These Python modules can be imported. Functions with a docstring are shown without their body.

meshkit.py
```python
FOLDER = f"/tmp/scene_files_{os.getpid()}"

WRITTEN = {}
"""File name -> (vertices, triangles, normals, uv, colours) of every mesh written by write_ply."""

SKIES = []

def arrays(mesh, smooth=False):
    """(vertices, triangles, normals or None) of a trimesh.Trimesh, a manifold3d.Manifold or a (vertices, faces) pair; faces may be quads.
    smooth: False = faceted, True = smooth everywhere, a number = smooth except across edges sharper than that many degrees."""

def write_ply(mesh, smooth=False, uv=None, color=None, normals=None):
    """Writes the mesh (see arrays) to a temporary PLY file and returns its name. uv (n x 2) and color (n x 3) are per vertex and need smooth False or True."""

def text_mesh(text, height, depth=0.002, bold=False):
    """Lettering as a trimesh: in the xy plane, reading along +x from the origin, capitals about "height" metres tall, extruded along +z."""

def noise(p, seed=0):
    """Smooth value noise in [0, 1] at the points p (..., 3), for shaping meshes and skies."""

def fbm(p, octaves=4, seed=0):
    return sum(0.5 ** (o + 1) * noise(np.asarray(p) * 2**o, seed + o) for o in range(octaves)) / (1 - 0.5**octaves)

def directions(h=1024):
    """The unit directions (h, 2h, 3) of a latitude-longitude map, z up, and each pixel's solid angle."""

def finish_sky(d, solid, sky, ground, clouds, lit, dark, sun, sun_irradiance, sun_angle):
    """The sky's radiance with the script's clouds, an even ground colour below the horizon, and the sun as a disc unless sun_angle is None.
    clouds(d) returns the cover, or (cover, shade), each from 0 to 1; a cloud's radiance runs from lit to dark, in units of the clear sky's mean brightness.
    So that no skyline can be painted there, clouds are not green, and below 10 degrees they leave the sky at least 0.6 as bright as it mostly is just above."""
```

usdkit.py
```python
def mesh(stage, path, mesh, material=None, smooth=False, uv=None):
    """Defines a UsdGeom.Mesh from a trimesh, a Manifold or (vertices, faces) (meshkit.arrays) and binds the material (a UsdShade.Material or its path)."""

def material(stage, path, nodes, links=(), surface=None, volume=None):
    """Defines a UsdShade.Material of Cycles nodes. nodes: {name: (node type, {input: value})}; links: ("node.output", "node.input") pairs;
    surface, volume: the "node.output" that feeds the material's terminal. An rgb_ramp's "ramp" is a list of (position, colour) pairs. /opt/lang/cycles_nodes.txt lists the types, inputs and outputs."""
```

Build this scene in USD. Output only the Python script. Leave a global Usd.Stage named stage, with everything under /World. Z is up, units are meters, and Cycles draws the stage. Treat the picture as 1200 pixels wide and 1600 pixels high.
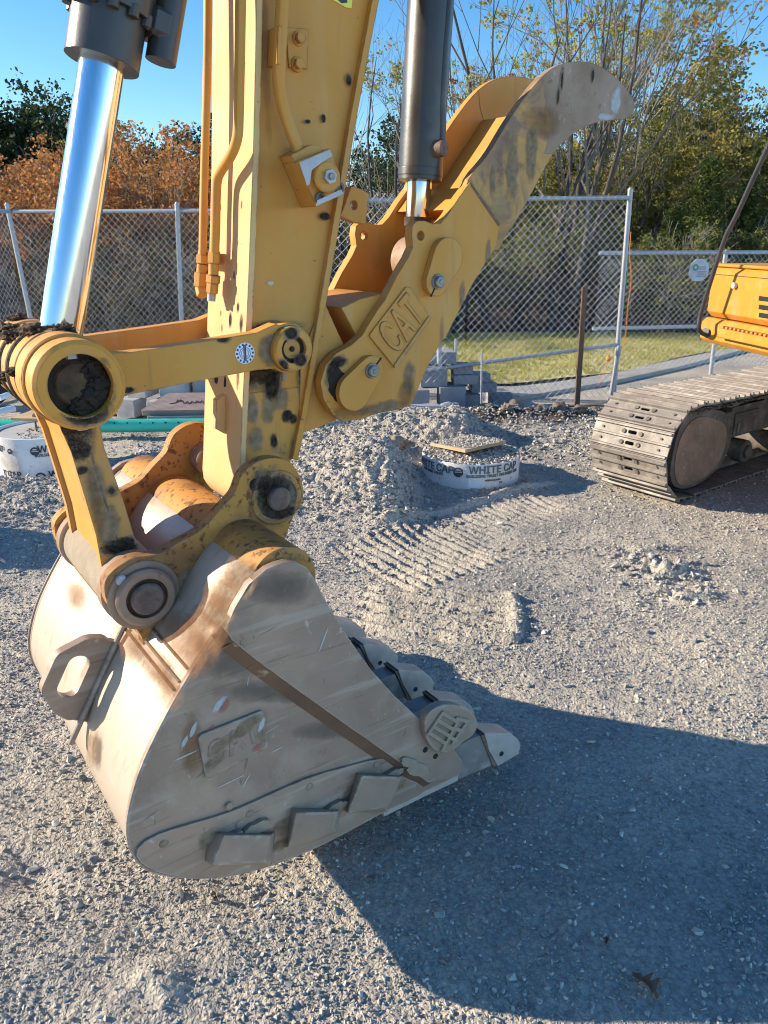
STONES=1.
import math, random
import numpy as np
import shapely
import trimesh
from trimesh import creation as tc
from trimesh import transformations as tt
from shapely.geometry import Polygon, LineString, Point, box as sbox
from shapely import affinity
from shapely.ops import unary_union
from scipy.interpolate import CubicSpline
from pxr import Usd, UsdGeom, UsdLux, UsdShade, Gf, Sdf, Vt
import usdkit, meshkit

stage = Usd.Stage.CreateInMemory()
UsdGeom.SetStageUpAxis(stage, UsdGeom.Tokens.z)
W_ = UsdGeom.Xform.Define(stage, '/World'); stage.SetDefaultPrim(W_.GetPrim())
UsdGeom.Scope.Define(stage, '/World/Looks')
rng = np.random.default_rng(7); random.seed(7)

# ------------------------------------------------------------------ camera, sky, sun
F, CAM_H, PITCH = 1200., 1.65, math.radians(19.8)
SUN_TO = np.array([-0.9917, 0.1288]); SUN_EL = math.radians(23.)
SUN_I, SKY_S, EXPOSURE = 1.25, .115, .92
cam = UsdGeom.Camera.Define(stage, '/World/camera')
cam.CreateHorizontalApertureAttr(36.); cam.CreateFocalLengthAttr(36. * F / 1200.)
cam.CreateExposureAttr(EXPOSURE)
cam.AddTranslateOp().Set((0, 0, CAM_H)); cam.AddRotateXOp().Set(90 - math.degrees(PITCH))
SUN_TO = SUN_TO / np.linalg.norm(SUN_TO)
SUN = np.array([*(SUN_TO * math.cos(SUN_EL)), math.sin(SUN_EL)])
sky = UsdLux.DomeLight.Define(stage, '/World/sky')
skym = usdkit.material(stage, '/World/Looks/sky_material', {
    's': ('sky_texture', {'sky_type': 'single_scattering', 'sun_disc': False, 'sun_elevation': SUN_EL, 'sun_rotation': math.atan2(SUN_TO[0], SUN_TO[1]), 'air_density': 1.0, 'aerosol_density': .1, 'ozone_density': 4.0}),
    'h': ('hsv', {'saturation': 1.22}),
    'b': ('background_shader', {'strength': SKY_S})}, [('s.color', 'h.color'), ('h.color', 'b.color')], surface='b.background')
UsdShade.MaterialBindingAPI.Apply(sky.GetPrim()).Bind(skym)
sky.GetPrim().SetCustomDataByKey('kind', 'structure'); sky.GetPrim().SetCustomDataByKey('label', 'clear deep blue autumn sky'); sky.GetPrim().SetCustomDataByKey('category', 'sky')
sun = UsdLux.DistantLight.Define(stage, '/World/sun')
sun.CreateIntensityAttr(SUN_I); sun.CreateAngleAttr(.53); sun.CreateColorAttr((1., .88, .70)); sun.CreateNormalizeAttr(True)
zz = SUN; xx = np.cross([0, 0, 1], zz); xx /= np.linalg.norm(xx); yy = np.cross(zz, xx)
M4 = np.eye(4); M4[0, :3], M4[1, :3], M4[2, :3] = xx, yy, zz
sun.AddTransformOp().Set(Gf.Matrix4d(*M4.ravel().tolist()))

# ------------------------------------------------------------------ helpers
CO, SI = math.cos(PITCH), math.sin(PITCH)
EYE = np.array([0, 0, CAM_H])
def ray(x, y):
    dx, dy = x - 600, y - 800
    return np.array([dx, F * CO - dy * SI, -F * SI - dy * CO])
def on_ground(x, y, z=0.):
    d = ray(x, y); return EYE + d * ((z - CAM_H) / d[2])
def at_depth(x, y, Y):
    d = ray(x, y); return EYE + d * (Y / d[1])

class Frame:
    """a machine's own frame: x along its arm or track, y away from the viewer, z up; measured points come in as picture points on a known plane"""
    def __init__(s, o, x):
        s.o = np.array([o[0], o[1], 0.]); s.x = np.array([x[0], x[1], 0.]); s.x /= np.linalg.norm(s.x)
        s.y = np.array([-s.x[1], s.x[0], 0.]); s.deg = math.degrees(math.atan2(s.x[1], s.x[0]))
    def loc(s, P):
        d = np.asarray(P) - s.o; return np.array([d @ s.x, d @ s.y, d[2]])
    def uz(s, px, w):
        d = ray(*px); t = ((s.o - EYE) @ s.y + w) / (d @ s.y); P = s.loc(EYE + d * t); return (P[0], P[2])
    def poly(s, pts, w): return [s.uz(p, w) for p in pts]
    def plane(s, px, p0, n):
        """point of the frame where the picture point meets the plane through p0 (local) with local normal n"""
        e = s.loc(EYE); r = ray(*px); d = np.array([r @ s.x, r @ s.y, r[2]]); n = np.asarray(n, float)
        return e + d * (((np.asarray(p0) - e) @ n) / (d @ n))

TAKEN = {}
def numbered(parent, name):
    k = (str(parent), name); TAKEN[k] = TAKEN.get(k, 0) + 1
    return f'{parent}/{name}' if TAKEN[k] == 1 else f'{parent}/{name}_{TAKEN[k]-1:03d}'
def tag(p, label=None, cat=None, group=None, kind=None):
    p = p.GetPrim() if hasattr(p, 'GetPrim') else p
    for k, v in (('label', label), ('category', cat), ('group', group), ('kind', kind)):
        if v: p.SetCustomDataByKey(k, v)
    return p
def thing(name, label, cat, loc=(0, 0, 0), rotz=0., group=None, kind=None):
    x = UsdGeom.Xform.Define(stage, numbered('/World', name))
    x.AddTranslateOp().Set(tuple(float(v) for v in loc)); x.AddRotateZOp().Set(float(rotz))
    tag(x, label, cat, group, kind); return str(x.GetPath())
def sub(parent, name, label=None):
    x = UsdGeom.Xform.Define(stage, numbered(parent, name)); tag(x, label); return str(x.GetPath())
def cat_(ms):
    ms = [m for m in ms if m is not None]
    return ms[0] if len(ms) == 1 else trimesh.util.concatenate(ms)
def obj(parent, name, mesh, mat, smooth=35, label=None, kind=None, cat=None, group=None):
    if isinstance(mesh, list): mesh = cat_(mesh)
    m = usdkit.mesh(stage, numbered(parent, name), mesh, mat, smooth=smooth)
    tag(m, label, cat, group, kind); return str(m.GetPath())
def solo(name, mesh, mat, label, cat, group=None, kind=None, smooth=35):
    return obj('/World', name, mesh, mat, smooth, label, kind, cat, group)
def copy_of(path, name, label, cat, loc, rotz=0., group=None, scale=1.):
    x = UsdGeom.Xform.Define(stage, numbered('/World', name))
    x.GetPrim().GetReferences().AddInternalReference(path); x.GetPrim().SetInstanceable(True)
    x.ClearXformOpOrder()
    x.AddTranslateOp().Set(tuple(float(v) for v in loc)); x.AddRotateZOp().Set(float(rotz))
    x.AddScaleOp().Set((float(scale),) * 3)
    tag(x, label, cat, group); return str(x.GetPath())

def ext(poly, y0, y1):
    """polygon in (x, z) made solid from y0 to y1"""
    p = poly if not isinstance(poly, (list, np.ndarray)) else Polygon(poly)
    if not p.is_valid: p = p.buffer(0)
    out = []
    for g in getattr(p, 'geoms', [p]):
        m = tc.extrude_polygon(g, abs(y1 - y0), engine='earcut')
        v = m.vertices.copy(); m.vertices = np.stack([v[:, 0], max(y0, y1) - v[:, 2], v[:, 1]], 1)
        out.append(m)
    return cat_(out)
def smooth_poly(pts, n=6, closed=True):
    p = np.asarray(pts, float)
    if closed: p = np.vstack([p, p[:1]])
    t = np.r_[0, np.cumsum(np.linalg.norm(np.diff(p, axis=0), axis=1) ** .5)]
    cs = CubicSpline(t, p, bc_type='periodic' if closed else 'natural')
    q = cs(np.linspace(0, t[-1], n * (len(p) - 1) + 1)); return q[:-1] if closed else q
def cyl(p0, p1, r, seg=28, r1=None):
    p0, p1 = np.asarray(p0, float), np.asarray(p1, float); d = p1 - p0; L = np.linalg.norm(d)
    if r1 is None: m = tc.cylinder(r, L, sections=seg)
    else:
        m = tc.revolve(np.array([[0, 0], [r, 0], [r1, L], [0, L]]), sections=seg); m.apply_translation([0, 0, -L / 2])
    T = trimesh.geometry.align_vectors([0, 0, 1], d / L); T[:3, 3] = (p0 + p1) / 2
    m.apply_transform(T); return m
def yc(x, z, y0, y1, r, seg=32, bev=0.):
    """cylinder along y, its rims chamfered by bev"""
    L = abs(y1 - y0); b = min(bev, L / 2, r / 2)
    prof = [[0, 0], [r - b, 0], [r, b], [r, L - b], [r - b, L], [0, L]] if b > 0 else [[0, 0], [r, 0], [r, L], [0, L]]
    m = tc.revolve(np.array(prof), sections=seg); m.apply_transform(tt.rotation_matrix(-math.pi / 2, [1, 0, 0]))
    m.apply_translation([x, min(y0, y1), z]); return m
def ring(x, z, y0, y1, ri, ro, seg=32, bev=.004):
    L = abs(y1 - y0); b = bev
    prof = [[ri, 0], [ro - b, 0], [ro, b], [ro, L - b], [ro - b, L], [ri, L], [ri, 0]]
    m = tc.revolve(np.array(prof), sections=seg); m.apply_transform(tt.rotation_matrix(-math.pi / 2, [1, 0, 0]))
    m.apply_translation([x, min(y0, y1), z]); return m
def tube(pts, r, seg=10, n=0, caps=True):
    p = np.asarray(pts, float)
    if n: p = smooth_poly(p, n, closed=False)
    r = np.broadcast_to(np.asarray(r, float), (len(p),)) if np.ndim(r) == 0 or len(r) == len(p) else np.interp(np.linspace(0, 1, len(p)), np.linspace(0, 1, len(r)), r)
    t = np.gradient(p, axis=0); t /= np.linalg.norm(t, axis=1)[:, None] + 1e-12
    a = np.array([0, 0, 1.]) if abs(t[0][2]) < .9 else np.array([1., 0, 0])
    u = np.cross(t[0], a); u /= np.linalg.norm(u); V = []
    ang = np.linspace(0, 2 * math.pi, seg, endpoint=False)
    for k in range(len(p)):
        u = u - t[k] * (u @ t[k]); u /= np.linalg.norm(u); v = np.cross(t[k], u)
        V.append(p[k] + r[k] * (np.cos(ang)[:, None] * u + np.sin(ang)[:, None] * v))
    V = np.vstack(V); Fc = []
    i = np.arange(seg); j = (i + 1) % seg
    for k in range(len(p) - 1):
        a0, b0 = k * seg, (k + 1) * seg
        Fc += [np.stack([a0 + i, a0 + j, b0 + j], 1), np.stack([a0 + i, b0 + j, b0 + i], 1)]
    if caps:
        Fc += [np.stack([np.zeros(seg - 2, int), i[2:], i[1:-1]], 1), np.stack([np.zeros(seg - 2, int), i[1:-1], i[2:]], 1) + (len(p) - 1) * seg]
    return trimesh.Trimesh(V, np.vstack(Fc), process=False)
def bx(size, loc=(0, 0, 0), R=None, bev=0.):
    s = np.asarray(size, float)
    if bev > 0:
        import manifold3d as m3
        b = bev; pts = []
        for sx in (-1, 1):
            for sy in (-1, 1):
                for sz in (-1, 1):
                    c = np.array([sx, sy, sz]) * s / 2
                    for k in range(3):
                        q = c.copy()
                        for j in range(3):
                            if j != k: q[j] -= np.sign(c[j]) * b
                        pts.append(q)
        m = trimesh.convex.convex_hull(np.array(pts))
    else: m = tc.box(s)
    if R is not None: m.apply_transform(R)
    m.apply_translation(loc); return m
def rot(a, ax): return tt.rotation_matrix(math.radians(a), ax)
def ngon(c, r, n, a0=0.): return [(c[0] + r * math.cos(a0 + 2 * math.pi * k / n), c[1] + r * math.sin(a0 + 2 * math.pi * k / n)) for k in range(n)]
def hexnut(x, z, y0, y1, r): return ext(ngon((x, z), r, 6, .3), y0, y1)
def blob(c, r, seed, amp=.35, sub_=2, sc=2.5):
    m = tc.icosphere(sub_, 1.); v = m.vertices
    d = 1 + amp * (meshkit.fbm(v * sc + seed * 7.3, 3, seed) - .5) * 2
    m.vertices = v * d[:, None] * np.asarray(r) + np.asarray(c); return m
def splat(c, rx, rz, seed, n=40):
    a = np.linspace(0, 2 * math.pi, n, endpoint=False)
    d = .45 + 1.1 * meshkit.fbm(np.stack([np.cos(a) * 1.6, np.sin(a) * 1.6, np.full(n, seed * 3.7)], 1), 4, seed)
    return np.stack([c[0] + rx * d * np.cos(a), c[1] + rz * d * np.sin(a)], 1)

# ------------------------------------------------------------------ materials
def mat(name, c1, c2=None, scale=4., lo=.35, hi=.65, spots=(), rough=.5, rough2=None, metal=0., bump=.15, bscale=60., bdist=.003, bevel=0., spec=.5, stretch=None, island=None, coat=0., streaks=(), wear=None, distort=0.):
    """a worn surface: two tones in slow patches, then any number of (colour, scale, from, to, amount) specks on top"""
    N = {'g': ('geometry', {}), 'p': ('principled_bsdf', {'metallic': metal, 'specular_ior_level': spec, 'roughness': rough})}
    Lk = []; vec = 'g.position'
    if stretch:
        N['mp'] = ('mapping', {'scale': stretch}); Lk.append(('g.position', 'mp.vector')); vec = 'mp.vector'
    c2 = c2 or tuple(.8 * v for v in c1)
    N['n1'] = ('noise_texture', {'scale': scale, 'detail': 7., 'roughness': .6, 'distortion': distort}); Lk.append((vec, 'n1.vector'))
    N['r1'] = ('rgb_ramp', {'ramp': [(lo, c1), (hi, c2)]}); Lk.append(('n1.fac', 'r1.fac')); col = 'r1.color'
    if island:
        N['ri'] = ('rgb_ramp', {'ramp': island}); N['mi'] = ('mix_color', {'blend_type': 'multiply', 'fac': 1.})
        Lk += [('g.random_per_island', 'ri.fac'), (col, 'mi.a'), ('ri.color', 'mi.b')]; col = 'mi.result'
    for k, (c, s, a, b, amt) in enumerate(spots):
        N[f's{k}'] = ('noise_texture', {'scale': s, 'detail': 5., 'roughness': .62}); Lk.append(('g.position', f's{k}.vector'))
        N[f'm{k}'] = ('map_range', {'from_min': a, 'from_max': b, 'to_min': 0., 'to_max': amt, 'clamp': True}); Lk.append((f's{k}.fac', f'm{k}.value'))
        N[f'x{k}'] = ('mix_color', {'b': c}); Lk += [(f'm{k}.result', f'x{k}.fac'), (col, f'x{k}.a')]; col = f'x{k}.result'
    for k, (c, st, a, b, amt) in enumerate(streaks):
        N[f'ks{k}'] = ('mapping', {'scale': st[:3], 'rotation': st[3:] if len(st) > 3 else (0., 0., 0.)}); N[f'kn{k}'] = ('noise_texture', {'scale': 1., 'detail': 6., 'roughness': .6, 'distortion': .3})
        N[f'km{k}'] = ('map_range', {'from_min': a, 'from_max': b, 'to_min': 0., 'to_max': amt, 'clamp': True}); N[f'kx{k}'] = ('mix_color', {'b': c})
        Lk += [('g.position', f'ks{k}.vector'), (f'ks{k}.vector', f'kn{k}.vector'), (f'kn{k}.fac', f'km{k}.value'), (f'km{k}.result', f'kx{k}.fac'), (col, f'kx{k}.a')]; col = f'kx{k}.result'
    if wear:
        N['wd'] = ('vector_math', {'math_type': 'dot_product'}); N['wm'] = ('map_range', {'from_min': .996, 'from_max': .90, 'to_min': 0., 'to_max': 1., 'clamp': True})
        N['wn'] = ('noise_texture', {'scale': 28., 'detail': 5., 'roughness': .65}); N['wr'] = ('map_range', {'from_min': .42, 'from_max': .58, 'to_min': 0., 'to_max': 1., 'clamp': True}); N['wx'] = ('math', {'math_type': 'multiply'}); N['wc'] = ('mix_color', {'b': wear})
        N['wb'] = ('bevel', {'samples': 4, 'radius': max(bevel, .006)})
        Lk += [('wb.bevel', 'wd.vector1'), ('g.normal', 'wd.vector2'), ('wd.value', 'wm.value'), ('g.position', 'wn.vector'), ('wn.fac', 'wr.value'), ('wm.result', 'wx.value1'), ('wr.result', 'wx.value2'), ('wx.value', 'wc.fac'), (col, 'wc.a')]; col = 'wc.result'
    Lk.append((col, 'p.base_color'))
    if rough2 is not None:
        N['mr'] = ('map_range', {'from_min': .3, 'from_max': .7, 'to_min': rough, 'to_max': rough2, 'clamp': True}); Lk += [('n1.fac', 'mr.value'), ('mr.result', 'p.roughness')]
    nrm = None
    if bevel > 0:
        N['bv'] = ('bevel', {'samples': 4, 'radius': bevel}); nrm = 'bv.bevel'
    if bump > 0:
        N['nb'] = ('noise_texture', {'scale': bscale, 'detail': 5., 'roughness': .6}); N['bp'] = ('bump', {'strength': bump, 'distance': bdist})
        Lk += [('g.position', 'nb.vector'), ('nb.fac', 'bp.height')]
        if nrm: Lk.append((nrm, 'bp.normal'))
        nrm = 'bp.normal'
    if nrm: Lk.append((nrm, 'p.normal'))
    return usdkit.material(stage, '/World/Looks/' + name, N, Lk, surface='p.BSDF')

RUST, DARK, DUST = (.12, .045, .018), (.012, .010, .009), (.40, .33, .25)
M = {}
M['paint'] = mat('worn_yellow_paint', (.60, .265, .035), (.53, .24, .045), 3., spots=[((.56, .30, .08), 2.3, .48, .68, .6), ((.46, .21, .04), 7., .52, .72, .5), (DARK, 24., .735, .75, .85), (RUST, 60., .685, .71, .7)], rough=.5, rough2=.7, bump=.1, bscale=90., bevel=.004, spec=.35, streaks=[((.56, .33, .13), (14., 14., 1.6), .52, .74, .5), ((.33, .17, .05), (22., 22., 2.2), .60, .72, .45)], wear=(.20, .12, .07))
M['paint_front'] = mat('dusty_sunlit_front_paint', (.66, .43, .20), (.60, .37, .15), 3., spots=[((.62, .45, .26), 5., .48, .68, .6), (DARK, 26., .73, .75, .85), (RUST, 60., .685, .71, .7)], rough=.6, rough2=.8, bump=.1, bscale=90., bevel=.004, spec=.3, streaks=[((.42, .26, .10), (20., 20., 2.2), .58, .72, .5)], wear=(.20, .12, .07))  # dusty, and paled further in colour for the overexposed sunlit front
M['paint_dirty'] = mat('rusty_yellow_paint', (.50, .235, .045), (.40, .19, .05), 4., spots=[((.40, .28, .17), 4., .52, .7, .45), ((.20, .10, .05), 6., .50, .62, .7), (RUST, 48., .56, .63, .85), (DARK, 14., .64, .70, .85)], rough=.6, rough2=.8, bump=.25, bscale=70., bevel=.005, spec=.3, wear=(.34, .27, .21))
M['paint_low'] = mat('muddy_yellow_paint', (.58, .275, .05), (.48, .245, .07), 4., spots=[((.44, .28, .14), 6., .48, .66, .5), ((.16, .09, .06), 13., .60, .66, .7), (DARK, 34., .68, .72, .9)], rough=.6, rough2=.8, bump=.18, bscale=60., bevel=.004, spec=.3, streaks=[((.22, .13, .07), (18., 18., 2.5), .58, .70, .55)], wear=(.20, .12, .07))
M['hook'] = mat('scraped_steel_and_paint', (.52, .28, .09), (.25, .155, .10), 6., .44, .62, spots=[((.15, .085, .055), 11., .52, .66, .75), ((.46, .40, .34), 70., .66, .72, .5)], rough=.6, rough2=.7, spec=.2, bump=.25, bscale=50., bevel=.004, distort=1.5, streaks=[((.17, .10, .065), (3., 3., 9., 0., .7, 0.), .52, .66, .6), ((.10, .07, .05), (40., 40., 4.5, 0., .4, 0.), .66, .70, .6)], wear=(.3, .24, .19))
M['hook_tip'] = mat('scraped_bare_steel', (.36, .24, .165), (.25, .16, .105), 7., spots=[((.5, .43, .36), 24., .6, .68, .5), (RUST, 30., .6, .7, .4)], rough=.55, rough2=.7, spec=.25, bump=.3, bscale=40., bevel=.004)
M['bucket'] = mat('worn_bucket_steel', (.355, .25, .18), (.25, .175, .128), 2.4, .36, .64, distort=1.2, spots=[((.42, .335, .25), 5., .52, .68, .55), (RUST, 13., .66, .76, .55), ((.13, .095, .075), 3.2, .60, .74, .5), ((.46, .40, .33), 120., .66, .70, .5)], rough=.36, rough2=.6, metal=.12, bump=.2, bscale=45., bevel=.003, spec=.4,
    streaks=[((.43, .36, .29), (2.2, 2.2, 34.), .56, .66, .5), ((.14, .10, .075), (3., 3., 46.), .60, .68, .5), ((.50, .45, .40), (4., 60., 26., .0, .9, .0), .655, .69, .55), ((.10, .075, .06), (70., 3., 18., 0., .5, 0.), .665, .70, .5)], wear=(.46, .40, .35))
M['bucket_back'] = mat('polished_bucket_back', (.52, .43, .34), (.43, .335, .25), 2.5, spots=[((.50, .25, .09), 6., .58, .72, .5), ((.2, .15, .12), 30., .68, .74, .6)], rough=.36, rough2=.55, metal=.2, bump=.15, bscale=60., bevel=.004, distort=.8, streaks=[((.33, .24, .17), (26., 26., 2.), .55, .68, .5), ((.62, .56, .50), (5., 5., 40.), .62, .70, .5), ((.16, .11, .08), (4., 50., 30., .6, 0., 0.), .67, .70, .6)], wear=(.30, .2, .13))
M['bucket_edge'] = mat('bucket_rust_and_shade_weld', (.16, .085, .045), (.10, .06, .04), 9., spots=[((.45, .36, .24), 25., .6, .7, .7)], rough=.7, bump=.5, bscale=60.)  # rusty weld, with the shade of the bevel put into its brown
M['bucket_wear'] = mat('bucket_wear_plate', (.32, .235, .17), (.25, .18, .13), 6., spots=[((.42, .33, .25), 9., .55, .7, .6), (RUST, 40., .68, .74, .5), ((.14, .10, .075), 6., .58, .7, .55)], rough=.5, rough2=.66, metal=.1, bump=.5, bscale=35., bdist=.006, bevel=.014, wear=(.48, .42, .36))
M['tooth'] = mat('worn_tooth_steel', (.50, .43, .37), (.38, .32, .27), 7., spots=[((.58, .50, .42), 11., .52, .7, .6), (RUST, 34., .68, .76, .4)], rough=.36, rough2=.5, metal=.3, bump=.3, bscale=60., bevel=.0025)
M['adapter'] = mat('tooth_adapter_steel', (.25, .215, .19), (.17, .145, .13), 7., spots=[((.42, .36, .29), 11., .52, .7, .7)], rough=.55, metal=.15, bump=.3, bscale=60., bevel=.005)
M['mud'] = mat('dry_mud', (.33, .26, .18), (.24, .185, .13), 14., rough=.9, bump=.6, bscale=90.)
M['grease'] = mat('black_grease', (.014, .011, .009), (.04, .026, .016), 20., rough=.6, rough2=.8, spec=.2, bump=.6, bscale=80., bdist=.006)
M['greasy_mud'] = mat('greasy_dirt', (.04, .027, .018), (.12, .075, .045), 22., rough=.75, rough2=.9, spec=.2, bump=.8, bscale=70., bdist=.008)
M['chrome'] = usdkit.material(stage, '/World/Looks/chrome_rod', {'g': ('geometry', {}), 'mp': ('mapping', {'scale': (30., 30., 1.5)}), 'n': ('noise_texture', {'scale': 6., 'detail': 3.}), 'm': ('map_range', {'from_min': .3, 'from_max': .7, 'to_min': .10, 'to_max': .17, 'clamp': True}), 'p': ('principled_bsdf', {'base_color': (.80, .81, .83), 'metallic': 1.})},
    [('g.position', 'mp.vector'), ('mp.vector', 'n.vector'), ('n.fac', 'm.value'), ('m.result', 'p.roughness')], surface='p.BSDF')
M['black'] = mat('black_cylinder_paint', (.026, .022, .020), (.042, .036, .031), 5., spots=[((.13, .10, .075), 6., .56, .74, .55)], rough=.27, rough2=.42, spec=.7, bump=.1, bscale=80., bevel=.004)
M['pin'] = mat('dark_pin_steel', (.12, .085, .068), (.20, .145, .115), 20., spots=[(RUST, 30., .55, .65, .6)], rough=.6, metal=.05, spec=.3, bump=.4, bscale=60., bevel=.004)
M['bolt'] = mat('grey_bolt_steel', (.30, .29, .27), (.2, .19, .18), 40., rough=.45, metal=.6, bump=.2, bevel=.003)
M['bare'] = mat('bare_grey_metal', (.48, .48, .50), (.36, .35, .36), 8., rough=.5, metal=.3, bump=.1)
M['track'] = mat('dusty_track_steel', (.25, .215, .185), (.185, .155, .13), 6., spots=[((.47, .40, .33), 9., .5, .7, .6), (RUST, 14., .62, .74, .45), (DARK, 60., .7, .75, .4)], rough=.5, rough2=.7, metal=.15, bump=.2, bscale=60., bevel=.004)
M['track_frame'] = mat('dusty_dark_frame', (.135, .105, .08), (.085, .068, .052), 5., spots=[((.29, .24, .185), 5., .46, .64, .7), (DARK, 12., .60, .7, .7), ((.36, .30, .23), 40., .58, .70, .5)], rough=.75, bump=.4, bscale=50.)
M['soil_pack'] = mat('packed_soil', (.17, .13, .09), (.27, .215, .16), 12., rough=.95, bump=1., bscale=40., bdist=.02)
M['yellow2'] = mat('bright_machine_yellow', (.56, .225, .014), (.52, .21, .018), 3., spots=[((.6, .4, .14), 8., .52, .75, .5), ((.34, .22, .10), 30., .64, .72, .5)], rough=.5, bump=.06, bevel=.008, streaks=[((.42, .30, .17), (16., 16., 1.5), .54, .70, .5)], wear=(.2, .12, .06))
M['rail'] = mat('dark_handrail', (.035, .035, .04), (.055, .052, .055), 9., spots=[((.22, .2, .2), 60., .66, .72, .7)], rough=.4, bump=.1)
M['hole'] = mat('dark_hole', (.010, .009, .008), (.006, .006, .006), 9., rough=.8, bump=0.)
M['galv'] = mat('galvanised_steel', (.42, .43, .45), (.33, .34, .36), 18., rough=.42, rough2=.55, metal=.55, bump=.1)
M['wire'] = mat('fence_wire', (.62, .64, .68), (.50, .52, .56), 25., rough=.42, metal=.4, bump=0.)
M['wood'] = mat('weathered_stake', (.20, .115, .07), (.13, .075, .045), 12., rough=.85, bump=.5, stretch=(6., 6., .6))
M['ply'] = mat('plywood', (.58, .38, .19), (.46, .29, .14), 9., spots=[(DUST, 8., .5, .65, .7)], rough=.8, bump=.3)
M['ply_dusty'] = mat('dusty_plywood_face', (.46, .39, .30), (.36, .31, .25), 9., rough=.9, bump=.4)
M['wrap'] = mat('white_plastic_wrap', (.76, .75, .74), (.66, .64, .62), 6., spots=[((.45, .38, .30), 5., .52, .70, .7), ((.34, .28, .22), 22., .62, .70, .6)], rough=.45, bump=.25, bscale=25., bdist=.01)
M['ink'] = mat('printed_ink', (.03, .035, .06), (.05, .05, .07), 30., rough=.6, bump=0.)
M['ink_pale'] = mat('faded_printed_ink', (.09, .10, .12), (.16, .16, .17), 20., rough=.6, bump=0.)
M['ink_red'] = mat('printed_red_ink', (.42, .07, .06), (.5, .12, .1), 30., rough=.6, bump=0.)
M['pipe'] = mat('teal_drain_pipe', (.055, .55, .40), (.05, .50, .36), 3., spots=[((.35, .42, .36), 9., .6, .75, .4)], rough=.38, bump=.03)
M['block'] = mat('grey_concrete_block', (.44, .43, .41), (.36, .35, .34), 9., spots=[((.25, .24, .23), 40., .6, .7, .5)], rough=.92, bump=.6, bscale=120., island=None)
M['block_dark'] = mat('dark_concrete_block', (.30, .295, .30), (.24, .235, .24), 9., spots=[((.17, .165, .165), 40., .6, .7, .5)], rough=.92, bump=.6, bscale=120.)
M['block_blue'] = mat('pale_concrete_lump', (.40, .41, .43), (.33, .33, .345), 12., rough=.95, bump=.8, bscale=60., bdist=.01)
M['board'] = mat('pink_brown_paver', (.37, .27, .225), (.31, .22, .185), 9., rough=.9, bump=.4, bscale=120.)
M['board_ink'] = mat('brown_lettering', (.15, .07, .06), (.12, .06, .05), 30., rough=.8, bump=0.)
M['white'] = mat('white_plastic', (.80, .80, .80), (.74, .73, .72), 9., rough=.4, bump=.05)
M['red'] = mat('red_plastic', (.45, .05, .035), (.35, .04, .03), 9., rough=.4, bump=.05)
M['tyre'] = mat('tyre_rubber', (.022, .021, .021), (.035, .033, .031), 9., rough=.85, bump=.3)
M['sticker'] = mat('white_sticker', (.74, .75, .78), (.66, .67, .70), 30., rough=.5, bump=0.)
M['sticker_ink'] = mat('blue_sticker_ink', (.03, .05, .16), (.045, .06, .17), 30., rough=.5, bump=0.)
M['label_yellow'] = mat('yellow_warning_label', (.80, .72, .06), (.74, .66, .06), 30., rough=.45, bump=0.)
M['orange'] = mat('orange_string', (.85, .26, .02), (.75, .22, .02), 30., rough=.7, bump=0.)
M['kerb'] = mat('kerb_concrete', (.36, .34, .31), (.29, .275, .25), 6., rough=.9, bump=.5, bscale=90.)
M['dead_leaf'] = mat('dry_oak_leaf', (.20, .115, .07), (.14, .08, .05), 30., rough=.8, bump=.4)
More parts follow.
